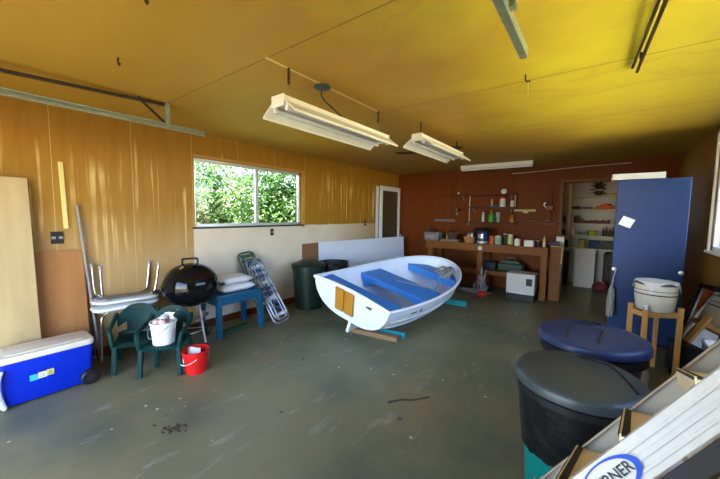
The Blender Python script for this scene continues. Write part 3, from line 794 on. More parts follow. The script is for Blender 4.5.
# ------------------------------------------------------------------ workbench
wb = thing('workbench', 'long brown wooden workbench against the back wall', 'workbench', (-1.72, 6.45, 0))
X0, X1 = -1.13, 1.09
MB().box(((X0+X1)/2, 0.02, .895), (X1-X0, .64, .045)).build('worktop', 'bench', wb, False, .004)
MB().box(((X0+X1)/2, -.285, .825), (X1-X0, .035, .10)).build('apron', 'bench', wb, False, .003)
for x in (X0+.10, -.02, X1-.05):
    for y in (-.25, .28): MB().box((x, y, .4375), (.10, .09, .875)).build('leg', 'bench', wb, False, .004)
MB().box(((X0+X1)/2, .06, .40), (X1-X0-.1, .50, .03)).build('lower_shelf', 'bench', wb, False, .003)
MB().box(((X0+X1)/2, -.20, .37), (X1-X0-.1, .03, .08)).build('shelf_rail', 'bench', wb, False, .003)
sb = thing('side_bench', 'short raised bench end of brown wood right of the workbench', 'bench', (-.53, 6.52, 0))
MB().box((0, 0, .905), (.18, .50, .04)).build('worktop', 'bench', sb, False, .004)
MB().box((.07, 0, .442), (.03, .48, .884)).build('end_panel', 'bench', sb, False, .003)
MB().box((-.012, -.21, .442), (.13, .03, .884)).build('front_panel', 'bench', sb, False, .003)
TZ = .9175
def jar(name, label, cat, x, y, z, r, h, mat, lidmat=None, group=None, neck=None, sq=False, lidh=.015):
    t = thing(name, label, cat, (x, y, z), 0, group)
    if sq: MB().box((0, 0, h/2), (2*r, 2*r*.8, h)).build('body', mat, t, False, .006)
    elif neck: MB().lathe([(.0001, 0), (r, 0), (r, h*.62), (r*.85, h*.72), (neck, h*.85), (neck, h)], (0, 0, 0), 18).build('body', mat, t)
    else: MB().lathe([(.0001, 0), (r*.97, 0), (r, .006), (r, h-.006), (r*.96, h), (.0001, h)], (0, 0, 0), 20).build('body', mat, t)
    if lidmat:
        rr = neck*1.3 if neck else r*.95
        if sq: MB().box((0, 0, h+lidh/2), (2*r*1.03, 1.66*r, lidh)).build('lid', lidmat, t, False, .004)
        else: MB().lathe([(rr, h), (rr, h+lidh), (.0001, h+lidh)], (0, 0, 0), 18).build('lid', lidmat, t)
    return t
gj = 'jars, tins and boxes on the workbench'
# grey tub with a dark spray bottle standing in it
tub = thing('storage_tub', 'grey plastic tub hanging over the left end of the workbench', 'tub', (-2.77, 6.36, TZ))
MB().prism(rrect(.36, .30, .04), 0, .17, lambda x, y, z: (x*(.86+.8*z), y*(.86+.8*z), z)).build('body', 'grey_tub', tub, True, .004)
mb = MB()
for k in range(6): mb.bar((-.12+.035*k, -.155, .05), (-.09+.035*k, -.158, .12), .006, .004)
mb.build('surface_marks', 'can_white', tub, False)
sp = thing('spray_bottle', 'dark spray bottle standing in the grey tub', 'bottle', (-2.84, 6.36, TZ+.17))
MB().lathe([(.0001, 0), (.04, 0), (.04, .05), (.015, .08), (.012, .11)], (0, 0, 0), 14).build('body', 'black_plastic', sp)
mb = MB(); mb.box((0, -.02, .13), (.022, .08, .035)); mb.bar((0, .02, .14), (.02, .05, .19), .012, .012); mb.build('trigger', 'red_dark', sp, False, .004)
jar('tin', 'yellow box standing on the workbench right of the grey tub', 'box', -2.47, 6.46, TZ, .05, .17, 'yellow', None, gj, None, True)
tr = thing('tray', 'flat grey tray lying at the left of the workbench', 'tray', (-2.38, 6.30, TZ))
MB().prism(rrect(.40, .20, .03), 0, .045, lambda x, y, z: (x*(.9+2*z), y*(.9+2*z), z)).build('body', 'tray_grey', tr, True, .003)
bb = thing('basket', 'dark brown round basket sitting on the flat grey tray', 'basket', (-2.34, 6.31, TZ+.046))
MB().lathe([(.0001, 0), (.09, 0), (.12, .09), (.125, .12), (.115, .12), (.085, .01), (.0001, .01)], (0, 0, 0), 24).build('body', 'brown_dark', bb)
MB().tube(smoothpath([(-.12, 0, .11), (-.09, 0, .17), (0, 0, .19), (.09, 0, .17), (.12, 0, .11)], 5), .008, 8).build('handle', 'brown_dark', bb)
jar('spray_can', 'silver spray can behind the wicker basket on the workbench', 'can', -2.06, 6.52, TZ, .035, .18, 'silver', 'black_plastic', gj)
bk_ = thing('wicker_basket', 'small round wicker basket on the workbench below the wall shelf', 'basket', (-2.0, 6.32, TZ))
MB().lathe([(.0001, 0), (.09, 0), (.115, .10), (.12, .115), (.108, .115), (.08, .01), (.0001, .01)], (0, 0, 0), 28).build('body', 'wicker', bk_)
for k in range(4):
    jar('spice_jar', 'small jar standing in the wicker basket', 'jar', -2.0+(-.04, .04, 0, .03)[k], 6.32+(0, .02, -.045, .06)[k], TZ+.012, .024, .135+.012*k, ('can_red', 'silver', 'jar_teal', 'can_white')[k], 'red_dark', 'jars in the wicker basket')
pot = thing('coffee_urn', 'dark navy pot with pale band under a wide black pan on the workbench', 'pot', (-1.74, 6.30, TZ))
MB().lathe([(.0001, 0), (.105, 0), (.11, .02), (.11, .045)], (0, 0, 0), 26).build('base', 'silver', pot)
MB().lathe([(.104, .045), (.104, .22), (.095, .235), (.0001, .235)], (0, 0, 0), 26).build('body', 'navy', pot)
MB().grid(lambda u, v: (.1055*math.cos(-2.2+u*.9), .1055*math.sin(-2.2+u*.9), .10+v*.08), 8, 3).build('band', 'silver', pot, True, 0, .002)
pan = thing('frying_pan', 'wide black pan lying upside down on top of the navy pot', 'pan', (-1.75, 6.32, TZ+.236))
MB().lathe([(.17, 0), (.165, .02), (.12, .065), (.0001, .075)], (0, 0, 0), 28).build('body', 'black_plastic', pan)
MB().bar((.16, -.02, .01), (.27, -.06, .012), .02, .012).build('handle', 'black_plastic', pan, False, .003)
jar('tin', 'orange red can on the workbench right of the navy pot', 'can', -1.565, 6.28, TZ, .045, .15, 'can_red', None, gj)
jar('glass_jar', 'pale teal jar with cream lid on the workbench beside the orange red can', 'jar', -1.45, 6.26, TZ, .062, .145, 'jar_teal', 'can_cream', gj)
jar('tin', 'tall cream can near the middle of the workbench behind the teal jar', 'can', -1.27, 6.40, TZ, .052, .175, 'can_cream', 'silver', gj)
jar('tin', 'dark green can between the teal jar and tall cream can', 'can', -1.37, 6.46, TZ, .045, .18, 'green_dark', 'can_cream', gj)
jar('tin', 'small white can standing at the front of the workbench', 'can', -1.12, 6.24, TZ, .05, .11, 'can_white', 'silver', gj)
jar('carton', 'low white box on the workbench right of the small white can', 'box', -.93, 6.24, TZ, .075, .11, 'can_white', None, gj, None, True)
jar('glass_jar', 'small brown jar right of the low white box', 'jar', -.81, 6.36, TZ, .035, .09, 'brown_dark', 'tan', gj)
jar('bottle', 'thin olive bottle standing near the right end of the workbench', 'bottle', -.705, 6.30, TZ, .026, .19, 'can_cream', 'red_dark', gj, .011)
jar('carton', 'dark purple box at the right end of the workbench', 'box', -.575, 6.50, .926, .075, .085, 'purple', None, gj, None, True)
o = MB().box((0, 0, .085), (.12, .05, .17)).build('paper_box', 'paper', None, False, .003); o.location = (-.50, 6.66, .926)
tag(o, 'upright white paper box at the far right end of the bench', 'box')
cd = MB().tube(smoothpath([(-.60, 6.28, .945), (-.54, 6.29, .935), (-.48, 6.285, .94), (-.437, 6.27, .932), (-.43, 6.255, .88), (-.432, 6.253, .78), (-.435, 6.255, .65)], 6), .009, 6).build('cord', 'tan', None)
tag(cd, 'pale cord draped over the right end of the bench', 'cord')
o = MB().box((0, 0, .21), (.22, .16, .42)).build('canvas_case', 'black_plastic', None, False, .03); o.location = (-3.05, 6.35, 0)
tag(o, 'black upright case on the floor left of the workbench', 'case')

# under the bench
ht = thing('heater', 'white box shaped heater standing under the right end of the workbench', 'heater', (-.985, 6.06, 0))
MB().box((0, 0, .285), (.44, .30, .33)).build('cabinet', 'heater', ht, False, .008)
MB().box((0, 0, .46), (.45, .31, .02)).build('top', 'heater', ht, False, .006)
MB().box((0, 0, .06), (.42, .28, .12)).build('base', 'black_plastic', ht, False, .004)
MB().box((.135, -.152, .335), (.09, .008, .12)).build('control_panel', 'black_plastic', ht, False, .002)
MB().box((.01, -.152, .135), (.26, .012, .016)).build('trim_bar', 'silver', ht, False, .002)
mb = MB().tube(smoothpath([(-.14, 0, .472), (-.14, 0, .488), (-.10, 0, .492), (.0, .02, .492), (.04, .02, .472)], 4), .008, 6); mb.build('handle', 'silver', ht)
tb = thing('toolbox', 'dark green tool case on the lower shelf above the heater', 'toolbox', (-1.25, 6.50, .416))
MB().box((0, 0, .07), (.44, .24, .14)).build('case', 'toolbox', tb, False, .02)
MB().prism([(-.20, .14), (.20, .14), (.12, .20), (-.12, .20)], -.10, .10, lambda x, z, y: (x, y, z)).build('lid', 'toolbox', tb, False, .01)
MB().tube(smoothpath([(-.06, 0, .19), (-.05, 0, .235), (.05, 0, .235), (.06, 0, .19)], 4), .008, 6).build('handle', 'silver', tb)
bx = thing('storage_box', 'low dark box on the lower shelf at the middle of the bench', 'box', (-1.68, 6.50, .416))
MB().box((0, 0, .06), (.34, .26, .12)).build('body', 'black_plastic', bx, False, .006)
MB().box((0, 0, .127), (.35, .27, .014)).build('lid', 'denim', bx, False, .004)
# tangle of wire hangers and hose with a red float under the bench
wt = thing('wire_tangle', 'tangled heap of pale wire under the middle of the workbench', 'wire', (-1.66, 6.02, 0))
rnd = random.Random(11); mb = MB()
for k in range(16):
    a0 = rnd.uniform(0, 2*PI); top = rnd.uniform(.22, .50); r = rnd.uniform(.09, .20)
    pts = []
    for i in range(20):
        a = a0+i*.33; f = i/19
        pts.append((r*math.cos(a)*(1-.6*f), .7*r*math.sin(a)*(1-.6*f), .008+top*f**1.7*(.7+.3*math.sin(a*1.3)**2)))
    mb.tube(pts, .006, 5)
for k in range(5):
    r = .17+.02*k
    mb.tube([(-.10+r*1.2*math.cos(a), -.01+.8*r*math.sin(a)*.6, .008+.010*k) for a in [2*PI*i/22 for i in range(22)]], .006, 5, True)
mb.build('coil', 'wire', wt)
MB().tube([(0, .0, .0), (0.0, .02, .5)], .012, 8).build('stake', 'silver', wt)
rd = MB().sphere((0, 0, 0), .065, 10, (1.25, .8, .8)).build('float', 'red_plastic', None); rd.location = (-1.58, 5.80, .053)
tag(rd, 'red float lying on the floor in front of the wire tangle', 'float')
kb = MB().sphere((0, 0, 0), .04, 10, (1, .3, 1)).build('drawer_knob', 'can_white', wb); kb.location = (-.02, -.31, .835)

# wall shelves over the bench
def wshelf(name, label, z, x0, x1, mat, d=.16, t=.022):
    r = thing(name, label, 'shelf', ((x0+x1)/2, YB-d/2, z))
    MB().box((0, 0, -t/2), (x1-x0, d, t)).build('board', mat, r, False, .002)
    for x in (x0+.1, x1-.1):
        X = x-(x0+x1)/2
        MB().prism([(d/2, -t), (-d*.35, -t), (d/2, -t-.085)], X-.008, X+.008, lambda y, z_, xx: (xx, y, z_)).build('bracket', 'foot_gray', r, False)
    return r
Z1, Z2, Z3 = 1.875, 1.625, 1.325
wshelf('wall_shelf', 'top dark red wall shelf above the workbench', Z1, -2.40, -1.26, 'shelf_wood')
wshelf('wall_shelf', 'middle dark wall shelf above the workbench', Z2, -2.16, -1.25, 'shelf_dark')
wshelf('wall_shelf', 'bottom dark wall shelf over the workbench holding bottles', Z3, -2.27, -1.22, 'shelf_dark')
for x, z0, z1, lab in ((-2.17, 1.33, 1.853, 'pale upright strip at the left end of the wall shelves'), (-1.255, Z2, 1.853, 'pale upright strip at the right end between the upper wall shelves')):
    pass
up = MB().box((0, 0, 0), (.022, .02, .228)).build('upright', 'tan', None, False, .002); up.location = (-2.15, 6.73, Z2+.114); tag(up, 'pale upright strip on the left between top and middle wall shelf', 'upright')
up = MB().box((0, 0, 0), (.022, .02, .278)).build('upright', 'tan', None, False, .002); up.location = (-2.15, 6.73, Z3+.139); tag(up, 'pale upright strip on the left between middle and bottom wall shelf', 'upright')
up = MB().box((0, 0, 0), (.022, .02, .228)).build('upright', 'tan', None, False, .002); up.location = (-1.275, 6.70, Z2+.114); tag(up, 'pale upright strip at the right end of the upper wall shelves', 'upright')
gs = 'things on the wall shelves'
jar('canister', 'white canister with red lid on the middle wall shelf', 'canister', -1.50, 6.70, Z2, .055, .16, 'can_white', 'red_plastic', gs, None, False, .03)
jar('candle', 'thin pale candle standing on the middle wall shelf', 'candle', -1.70, 6.70, Z2+.02, .020, .13, 'tan', None, gs)
o = MB().prism(rrect(.17, .12, .02), 0, .018).build('dish', 'blue_pan', None); o.location = (-1.68, 6.70, Z2+.001); tag(o, 'flat blue dish under the pale candle on the middle shelf', 'dish')
jar('tin', 'small white tin at the right end of the middle wall shelf', 'tin', -1.335, 6.72, Z2, .028, .12, 'can_white', None, gs)
rl = thing('tape_roll', 'round white roll standing on the top wall shelf', 'roll', (-1.49, 6.72, Z1+.05))
MB().lathe([(.02, -.02), (.05, -.02), (.05, .02), (.02, .02)], (0, 0, 0), 20, Matrix.Rotation(PI/2, 3, 'X')).build('roll', 'can_white', rl)
jar('bottle', 'slim white bottle on the bottom wall shelf', 'bottle', -1.86, 6.70, Z3, .028, .20, 'can_white', 'black_plastic', gs, .018)
jar('bottle', 'bright green bottle on the bottom wall shelf', 'bottle', -1.70, 6.69, Z3, .056, .21, 'bottle_green', 'lime', gs, .022)
jar('spray_can', 'grey spray can on the bottom wall shelf', 'can', -1.575, 6.70, Z3, .04, .18, 'bottle_grey', 'bottle_grey', gs)
jar('bottle', 'squat green bottle between the bright green bottle and grey can', 'bottle', -1.62, 6.66, Z3, .03, .09, 'green_dark', 'bottle_green', gs)
jar('bottle', 'amber bottle at the right end of the bottom wall shelf', 'bottle', -1.315, 6.70, Z3, .045, .15, 'amber', 'black_plastic', gs, .02)
# small hooks and things left of the shelves
hk = thing('wall_lamp', 'small clip lamp with pale bulb on the back wall left of the shelves', 'lamp', (-2.42, 6.8, 1.57))
MB().tube(smoothpath([(0, 0, .02), (0, -.08, .06), (.04, -.12, .02)], 5), .008, 6).build('arm', 'iron_dark', hk)
MB().lathe([(.03, .04), (.06, 0), (.055, 0), (.025, .04)], (.06, -.13, -.03), 16).build('lamp_shade', 'iron_dark', hk)
MB().sphere((.0, -.06, -.01), .03, 8).build('bulb', 'can_white', hk); MB().sphere((.0, -.06, -.09), .025, 8).build('bulb', 'silver', hk)
o = MB().sphere((0, 0, 0), .022, 8).build('coat_peg', 'can_white', None); o.location = (-2.42, 6.78, 1.925); tag(o, 'small round white peg on the back wall above the clip lamp', 'peg')
o = MB().tube([(-.42, 0, 0), (.42, 0, 0)], .006, 6).build('rod', 'red_dark', None); o.location = (-2.86, 6.775, 1.865); tag(o, 'thin horizontal rod on the back wall left of the top shelf', 'rod')
o = MB().box((0, 0, 0), (.46, .10, .055)).build('plastic_shelf', 'grey_tub', None, False, .006); o.location = (-2.68, 6.75, 1.335); tag(o, 'narrow greyish wall tray left of the bottom shelf', 'shelf')
# spirit level hung on the wall
lv = thing('spirit_level', 'yellowish level hanging on the back wall right of the shelves', 'level', (-1.10, 6.785, 1.555))
MB().box((-.12, 0, .003), (.16, .018, .034)).build('bar', 'can_cream', lv, False, .002)
MB().box((.105, 0, .003), (.13, .018, .040)).build('bar', 'can_cream', lv, False, .002)
MB().prism([(-.06, .0), (0, .03), (.06, 0), (.03, -.05), (-.03, -.05)], -.01, .01, lambda x, z, y: (x, y, z)).build('vial_holder', 'tan', lv, False, .002)
# hand press hanging on the wall
hp = thing('drill_press', 'dark red hand press mounted on the back wall by the doorway', 'press', (-.70, 6.8, 1.30))
MB().box((0, -.05, .01), (.24, .10, .03)).build('base', 'red_dark', hp, False, .004)
MB().tube([(.02, -.04, 0), (.02, -.04, .60)], .016, 10).build('column', 'red_dark', hp)
MB().box((.0, -.06, .30), (.12, .09, .09)).build('head', 'red_dark', hp, False, .01)
MB().tube(smoothpath([(-.05, -.10, .30), (-.09, -.12, .36), (-.06, -.12, .40)], 4), .008, 6).build('lever', 'silver', hp)
o = MB().tube([(-.27, 0, 0), (.30, 0, 0)], .005, 6).build('rod', 'silver', None); o.location = (-.80, 6.70, 1.365); tag(o, 'thin pale rod crossing in front of the wall press', 'rod')
# white cable along the top of the back wall
o = MB().tube(smoothpath([(-1.38, 6.785, 2.27), (-1.0, 6.785, 2.28), (-.4, 6.785, 2.31), (.1, 6.785, 2.325), (.4, 6.785, 2.33)], 6), .007, 6).build('cable', 'cable_white', None)
tag(o, 'thin pale cable stretched along the top of the back wall', 'cable')

# ------------------------------------------------------------------ storeroom
def sshelf(z, lab, x0=-.95, d=.34):
    o = MB().box((0, 0, -.014), (XR-x0-.02, d, .028)).build('store_shelf', 'store_shelf', None, False, .002)
    o.location = ((XR+x0)/2-.0, 8.41-d/2-.005, z); tag(o, lab, 'shelf'); return o
SY = 8.12
SZ = [1.885, 1.605, 1.315, 1.065, .80]
for z, lab in zip(SZ, ('topmost storeroom shelf with the dark plant', 'second storeroom shelf from the top with red orange bag', 'third storeroom shelf from the top with dark red books', 'fourth storeroom shelf from the top with lime bowl', 'lowest storeroom shelf above the white panel')):
    sshelf(z, lab)
o = MB().box((0, 0, 1.2), (.05, .05, 2.39)).build('shelf_post', 'store_shelf', None, False, .003); o.location = (-.47, 8.045, .0); tag(o, 'wooden post at the left holding up the storeroom shelves', 'post')
pl = thing('potted_plant', 'dark leafy plant on the topmost storeroom shelf', 'plant', (-.0, SY+.05, SZ[0]))
MB().lathe([(.0001, 0), (.05, 0), (.07, .09), (.06, .09), (.045, .01), (.0001, .01)], (0, 0, 0), 16).build('pot', 'brown_dark', pl)
mb = MB(); rnd = random.Random(5)
for k in range(70):
    d = V((rnd.uniform(-1, 1), rnd.uniform(-1, 1), rnd.uniform(-.3, 1.2))).normalized(); p = V((0, 0, .10))+d*rnd.uniform(.04, .13)
    sd = d.cross(V((0, 0, 1))).normalized()*.022
    mb.add([p, p+d*.04+sd, p+d*.085, p+d*.04-sd], [(0, 1, 2, 3)])
mb.build('foliage', 'leaf_dark', pl, False, 0, .002)
jar('tin', 'low yellowish dish at the right of the topmost storeroom shelf', 'dish', .22, SY, SZ[0], .07, .03, 'yellow', None)
gb = 'folded things on the second storeroom shelf'
for x, w, h, m, lab in ((-.36, .15, .06, 'brown_dark', 'dark brown folded bundle at the left of the second storeroom shelf'), (-.17, .18, .05, 'grey_tub', 'grey folded bundle in the middle of the second storeroom shelf')):
    o = MB().box((0, 0, h/2), (w, .2, h)).build('bundle', m, None, False, .015); o.location = (x, SY, SZ[1]); tag(o, lab, 'bundle')
rb = thing('bag', 'red orange peaked bag on the second storeroom shelf', 'bag', (.12, SY, SZ[1]))
MB().prism([(-.16, 0), (.16, 0), (.15, .05), (.05, .115), (-.02, .11), (-.15, .045)], -.1, .1, lambda x, z, y: (x, y, z)).build('body', 'orange_red', rb, False, .01)
MB().sphere((.07, -.1, .09), .02, 6).build('clasp', 'black_plastic', rb)
rnd = random.Random(8); x = -.30
for k in range(12):
    w = rnd.uniform(.035, .06); h = rnd.uniform(.05, .075); m = ('maroon', 'red_dark', 'maroon', 'brown_dark')[k % 4]
    o = MB().box((0, 0, h/2), (w*.94, .16, h)).build('book', m, None, False, .003); o.location = (x+w/2, SY-.02, SZ[2]); x += w
    tag(o, 'low dark red book in the row on the third storeroom shelf', 'book', 'dark red books on the third storeroom shelf')
    if x > .30: break
jar('tin', 'dark round pot behind the left end of the book row', 'pot', -.34, SY+.06, SZ[2], .05, .14, 'brown_dark', None)
jar('bottle', 'white bottle in front of the shelf post in the storeroom', 'bottle', -.385, SY-.06, SZ[3], .035, .16, 'can_white', 'can_white', None, .015)
for k, (x, m, h, lab) in enumerate(((-.66, 'denim', .15, 'blue binder at the far left of the third storeroom shelf'), (-.58, 'green_dark', .16, 'green binder beside the blue one on the third storeroom shelf'), (-.64, 'denim', .10, 'blue bundle at the left of the fourth storeroom shelf'))):
    o = MB().box((0, 0, h/2), (.07 if k < 2 else .2, .2, h)).build('binder' if k < 2 else 'bundle', m, None, False, .006); o.location = (x, SY, SZ[2] if k < 2 else SZ[3]); tag(o, lab, 'binder' if k < 2 else 'bundle')
lb = thing('bowl', 'lime green bowl on the fourth storeroom shelf', 'bowl', (-.05, SY-.04, SZ[3]))
MB().lathe([(.0001, 0), (.05, 0), (.085, .09), (.09, .10), (.08, .095), (.045, .008), (.0001, .008)], (0, 0, 0), 22).build('body', 'lime', lb)
for x, lab in ((-.22, 'grey tool roll left of the lime bowl'),):
    o = MB().box((0, 0, .035), (.2, .2, .07)).build('tool_roll', 'grey_tub', None, False, .015); o.location = (x, SY, SZ[3]); tag(o, lab, 'tool roll')
for k, x in enumerate((.12, .17, .22, .27)):
    jar('bottle', 'dark brown bottle in the group right of the lime bowl', 'bottle', x, SY-.03+.05*(k % 2), SZ[3], .022, .15+.02*(k % 2), 'brown_dark', 'red_dark', 'brown bottles right of the lime bowl', .010)
jar('canister', 'yellow canister on the lowest storeroom shelf', 'canister', -.22, SY-.05, SZ[4], .06, .17, 'yellow', 'brown_dark')
for k, (x, m, lab) in enumerate(((-.55, 'green_dark', 'dark green box on the lowest storeroom shelf at the left'), (-.02, 'denim', 'dark blue box right of the yellow canister'), (.20, 'black_plastic', 'black box at the right of the lowest storeroom shelf'))):
    o = MB().box((0, 0, .08), (.18, .22, .16)).build('storage_box', m, None, False, .006); o.location = (x, SY, SZ[4]); tag(o, lab, 'box')
o = MB().box((0, 0, .39), (.34, .02, .78)).build('plywood_board', 'store_panel', None, False, .003); o.location = (-.15, 7.90, .004); o.rotation_euler = (-.10, 0, .05)
tag(o, 'white panel leaning under the storeroom shelves', 'board')
rbg = thing('bag', 'crumpled red bag on the storeroom floor right of the white panel', 'bag', (.13, 7.78, 0))
mb = MB().sphere((0, 0, .075), .12, 10, (1.1, .8, .75))
for i, p in enumerate(mb.v): mb.v[i] = V((p.x*(1+.25*noise.noise(p*14)), p.y, max(.004, p.z*(1+.4*noise.noise(p*11)))))
mb.build('body', 'maroon', rbg)
MB().tube(smoothpath([(-.06, -.05, .13), (-.05, -.06, .20), (.03, -.06, .19), (.05, -.05, .13)], 5), .006, 6).build('handle', 'can_white', rbg)
o = MB().box((0, 0, .37), (.40, .24, .74)).build('canvas_case', 'brown_dark', None, False, .05); o.location = (.36, 8.16, 0)
tag(o, 'dark case on the storeroom floor behind the red bag', 'case')
o = MB().box((0, 0, .36), (.52, .34, .72)).build('storage_chest', 'brown_dark', None, False, .01); o.location = (-.70, 8.10, 0)
tag(o, 'tall dark chest on the storeroom floor left of the white panel', 'chest')

# ------------------------------------------------------------------ tall black cabinet by the right wall
cb = thing('tall_cabinet', 'tall glossy black cabinet standing near the right wall', 'cabinet', (.485, 5.0, 0), -.05)
MB().box((0, .02, .945), (.60, .52, 1.87)).build('carcass', 'can_dark', cb, False, .006)
MB().box((0, -.262, .96), (.60, .035, 1.83)).build('door', 'gloss_black', cb, False, .008)
for x, z in ((-.275, .85), (.275, .87)):
    MB().lathe([(.008, 0), (.009, .025), (.022, .035), (.022, .05), (.0001, .056)], (x, -.28, z), 14, Matrix.Rotation(PI/2, 3, 'X')).build('knob', 'silver', cb)
o = MB().box((0, 0, .001), (.115, .004, .105)).build('paper_note', 'paper', None, False); o.location = (.275, 4.717, 1.395); o.rotation_euler = (0, .42, 0)
tag(o, 'white paper note stuck at a slant on the tall black cabinet', 'note')
wbx = MB().box((0, 0, .037), (.46, .40, .07)).build('carton', 'can_white', None, False, .004); wbx.location = (.35, 5.02, 1.882)
tag(wbx, 'flat white box lying on top of the tall black cabinet', 'box')
bg = thing('plastic_bag', 'pale plastic bag hanging from the left knob of the black cabinet', 'bag', (.185, 4.66, .30))
def bagf(u, v):
    a = 2*PI*u; r = .042*(math.sin(PI*min(1, v*.65+.33))**.5)*(1+.35*noise.noise(V((math.cos(a)*2, math.sin(a)*2, v*3))))+.004
    return (r*math.cos(a)*.8, r*math.sin(a), v*.36)
MB().grid(bagf, 18, 14).build('sack', 'dull_bag', bg, True, 0, .002)
MB().tube(smoothpath([(0, 0, .35), (.01, .0, .45), (.025, .015, .55)], 5), .005, 6).build('tie', 'tan', bg)

# ------------------------------------------------------------------ water crock on a pine stand, mirror behind
st = thing('crock_stand', 'pine wood stand holding the water crock in front of the black cabinet', 'stand', (.485, 3.95, 0))
posts = [(-.18, -.11), (.175, -.11), (-.03, .15), (.10, .16)]
posts = [(-.18, -.05), (.165, -.005), (-.085, -.165), (.03, .155)]
for x, y in posts: MB().box((x, y, .3225), (.04, .038, .645 if y < 0 else .60)).build('leg', 'pine', st, False, .004) if y < 0 else MB().box((x, y, .30), (.034, .034, .60)).build('leg', 'pine', st, False, .004)
mb = MB(); mb.bar((-.18, -.05, .575), (-.085, -.165, .575), .022, .045); mb.bar((.165, -.005, .575), (-.085, -.165, .575), .022, .045); mb.bar((-.18, -.05, .575), (.03, .155, .575), .022, .045); mb.bar((.165, -.005, .575), (.03, .155, .575), .022, .045)
mb.build('rail', 'pine', st, False, .003)
cr = thing('water_crock', 'cream ceramic water crock with dark bands on the pine stand', 'crock', (.475, 3.955, .602))
MB().lathe([(.0001, 0), (.128, 0), (.136, .01), (.150, .13), (.152, .225), (.146, .236), (.0001, .236)], (0, 0, 0), 36).build('body', 'crock', cr)
for z in (.150, .158): pass
MB().lathe([(.1512, .148), (.1522, .148), (.1525, .158), (.1515, .158)], (0, 0, 0), 36).build('band', 'crock_line', cr)
MB().lathe([(.1525, .186), (.1532, .186), (.1532, .191), (.1525, .191)], (0, 0, 0), 36).build('band', 'crock_line', cr)
sg = MB().lathe([(.012, 0), (.012, .05)], (-.075, -.115, .045), 10, Matrix.Rotation(PI/2, 3, 'X')).build('spigot', 'spigot', cr)
MB().box((-.075, -.175, .045), (.03, .03, .05)).build('valve', 'spigot', sg, False, .006)
cl = MB()
def clf(u, v):
    x = (u-.5)*.30; y = (v-.5)*.30
    rr = math.hypot(x, y); zz = .012-(max(0, rr-.148))*1.3+.006*noise.noise(V((x*18, y*18, 0)))+.02*max(0, 1-rr/.1)
    k = 1 if rr < .155 else (.155+(rr-.155)*.25)/rr
    return (x*k, y*k, zz)
cl = cl.grid(clf, 26, 26).build('plastic_cover', 'poly_bag', None, True, 0, .002); cl.location = (.475, 3.955, .856); cl.rotation_euler = (0, .0, .5)
tag(cl, 'thin white cloth cover draped over the top of the water crock', 'cloth')
jg = thing('plastic_jug', 'cloudy plastic jug on the floor at the foot of the pine stand', 'jug', (.36, 3.58, 0))
MB().lathe([(.0001, 0), (.07, 0), (.075, .02), (.075, .13), (.05, .17), (.022, .20), (.022, .22)], (0, 0, 0), 22).build('body', 'jug', jg)
MB().lathe([(.026, .215), (.026, .24), (.0001, .24)], (0, 0, 0), 14).build('cap', 'lid_blue', jg)
# leaning mirror in the corner by the right wall
nrm = V((-.88, -.38, .26)).normalized(); mid = V((.765, 4.065, .65))+nrm*.04
hz = V((.397, -.918, 0)).normalized(); vz = nrm.cross(hz).normalized(); vz = vz if vz.z > 0 else -vz
hz = nrm.cross(vz); sg_h = 1 if hz.y < 0 else -1
Rm = Matrix((hz, nrm, vz)).transposed()
mr = thing('mirror', 'leaning black framed mirror by the right wall reflecting the crock and stand', 'mirror', mid)
mr.rotation_mode = 'QUATERNION'; mr.rotation_quaternion = Rm.to_quaternion()
MB().box((.205*sg_h, -.006, -.06), (.40, .006, .54)).build('glass', 'mirror', mr, False)
mb = MB()
mb.box((.018*sg_h, -.006, -.06), (.040, .026, .56)).box((.392*sg_h, -.006, -.06), (.040, .026, .56))
mb.box((.205*sg_h, -.006, .20), (.414, .026, .045)).box((.205*sg_h, -.006, -.325), (.414, .026, .03))
mb.build('frame', 'enamel', mr, False, .003)

ck = thing('crate', 'dark crate on the floor under the leaning mirror', 'crate', (.72, 4.125, 0))
MB().box((0, 0, .15), (.20, .22, .295)).build('body', 'black_plastic', ck, False, .006)
# ------------------------------------------------------------------ lidded trash cans in the foreground
t = trash_can('dark trash can with domed blue lid standing behind the green grey lidded can', (.015, 2.42, 0), .69, .21, .255, 'can_dark', False)
MB().lathe([(.262, .60), (.276, .61), (.276, .655), (.262, .66)], (0, 0, 0), 48).build('rim', 'black_plastic', t)
LP = [(.272, .665), (.289, .672), (.290, .70), (.280, .718), (.262, .728), (.19, .752), (.10, .768), (.0001, .774)]
def lid_parts(t, prof, mat, pts, rc, rz):
    MB().lathe(prof, (0, 0, 0), 56).build('lid', mat, t)
    zt = prof[-1][1]
    q = [V((x, y, 0)) for x, y in pts]
    def top(p):
        r = math.hypot(p.x, p.y)
        for (r0, z0), (r1, z1) in zip(prof[:-1], prof[1:]):
            if r1 <= r <= r0: return z1+(z0-z1)*(r-r1)/(r0-r1+1e-9)
        return zt
    pp = []
    for a, b in zip(q[:-1], q[1:]):
        for k in range(8):
            p = a.lerp(b, k/8); pp.append(V((p.x, p.y, top(p)+.002)))
    pp.append(V((q[-1].x, q[-1].y, top(q[-1])+.002)))
    MB().tube(pp, .006, 8).build('handle_groove', 'black_plastic', t)
    p = V((rc[0], rc[1], 0)); p.z = top(p)+.001
    MB().box(p, (.10, .032, .008), Matrix.Rotation(rz, 3, 'Z') @ Matrix.Rotation(-.18, 3, 'X')).build('recess', 'black_plastic', t, False, .004)
lid_parts(t, LP, 'lid_blue', [(-.12, -.22), (-.11, -.03), (.06, -.06), (.035, -.23)], (-.003, .085), -.15)
t = trash_can('teal green trash can with black liner and green grey lid nearest the ladder', (-.03, 1.76, 0), .69, .185, .228, 'teal_can', False)
MB().lathe([(.243, .625), (.252, .63), (.252, .66), (.243, .662)], (0, 0, 0), 48).build('rim', 'black_plastic', t)
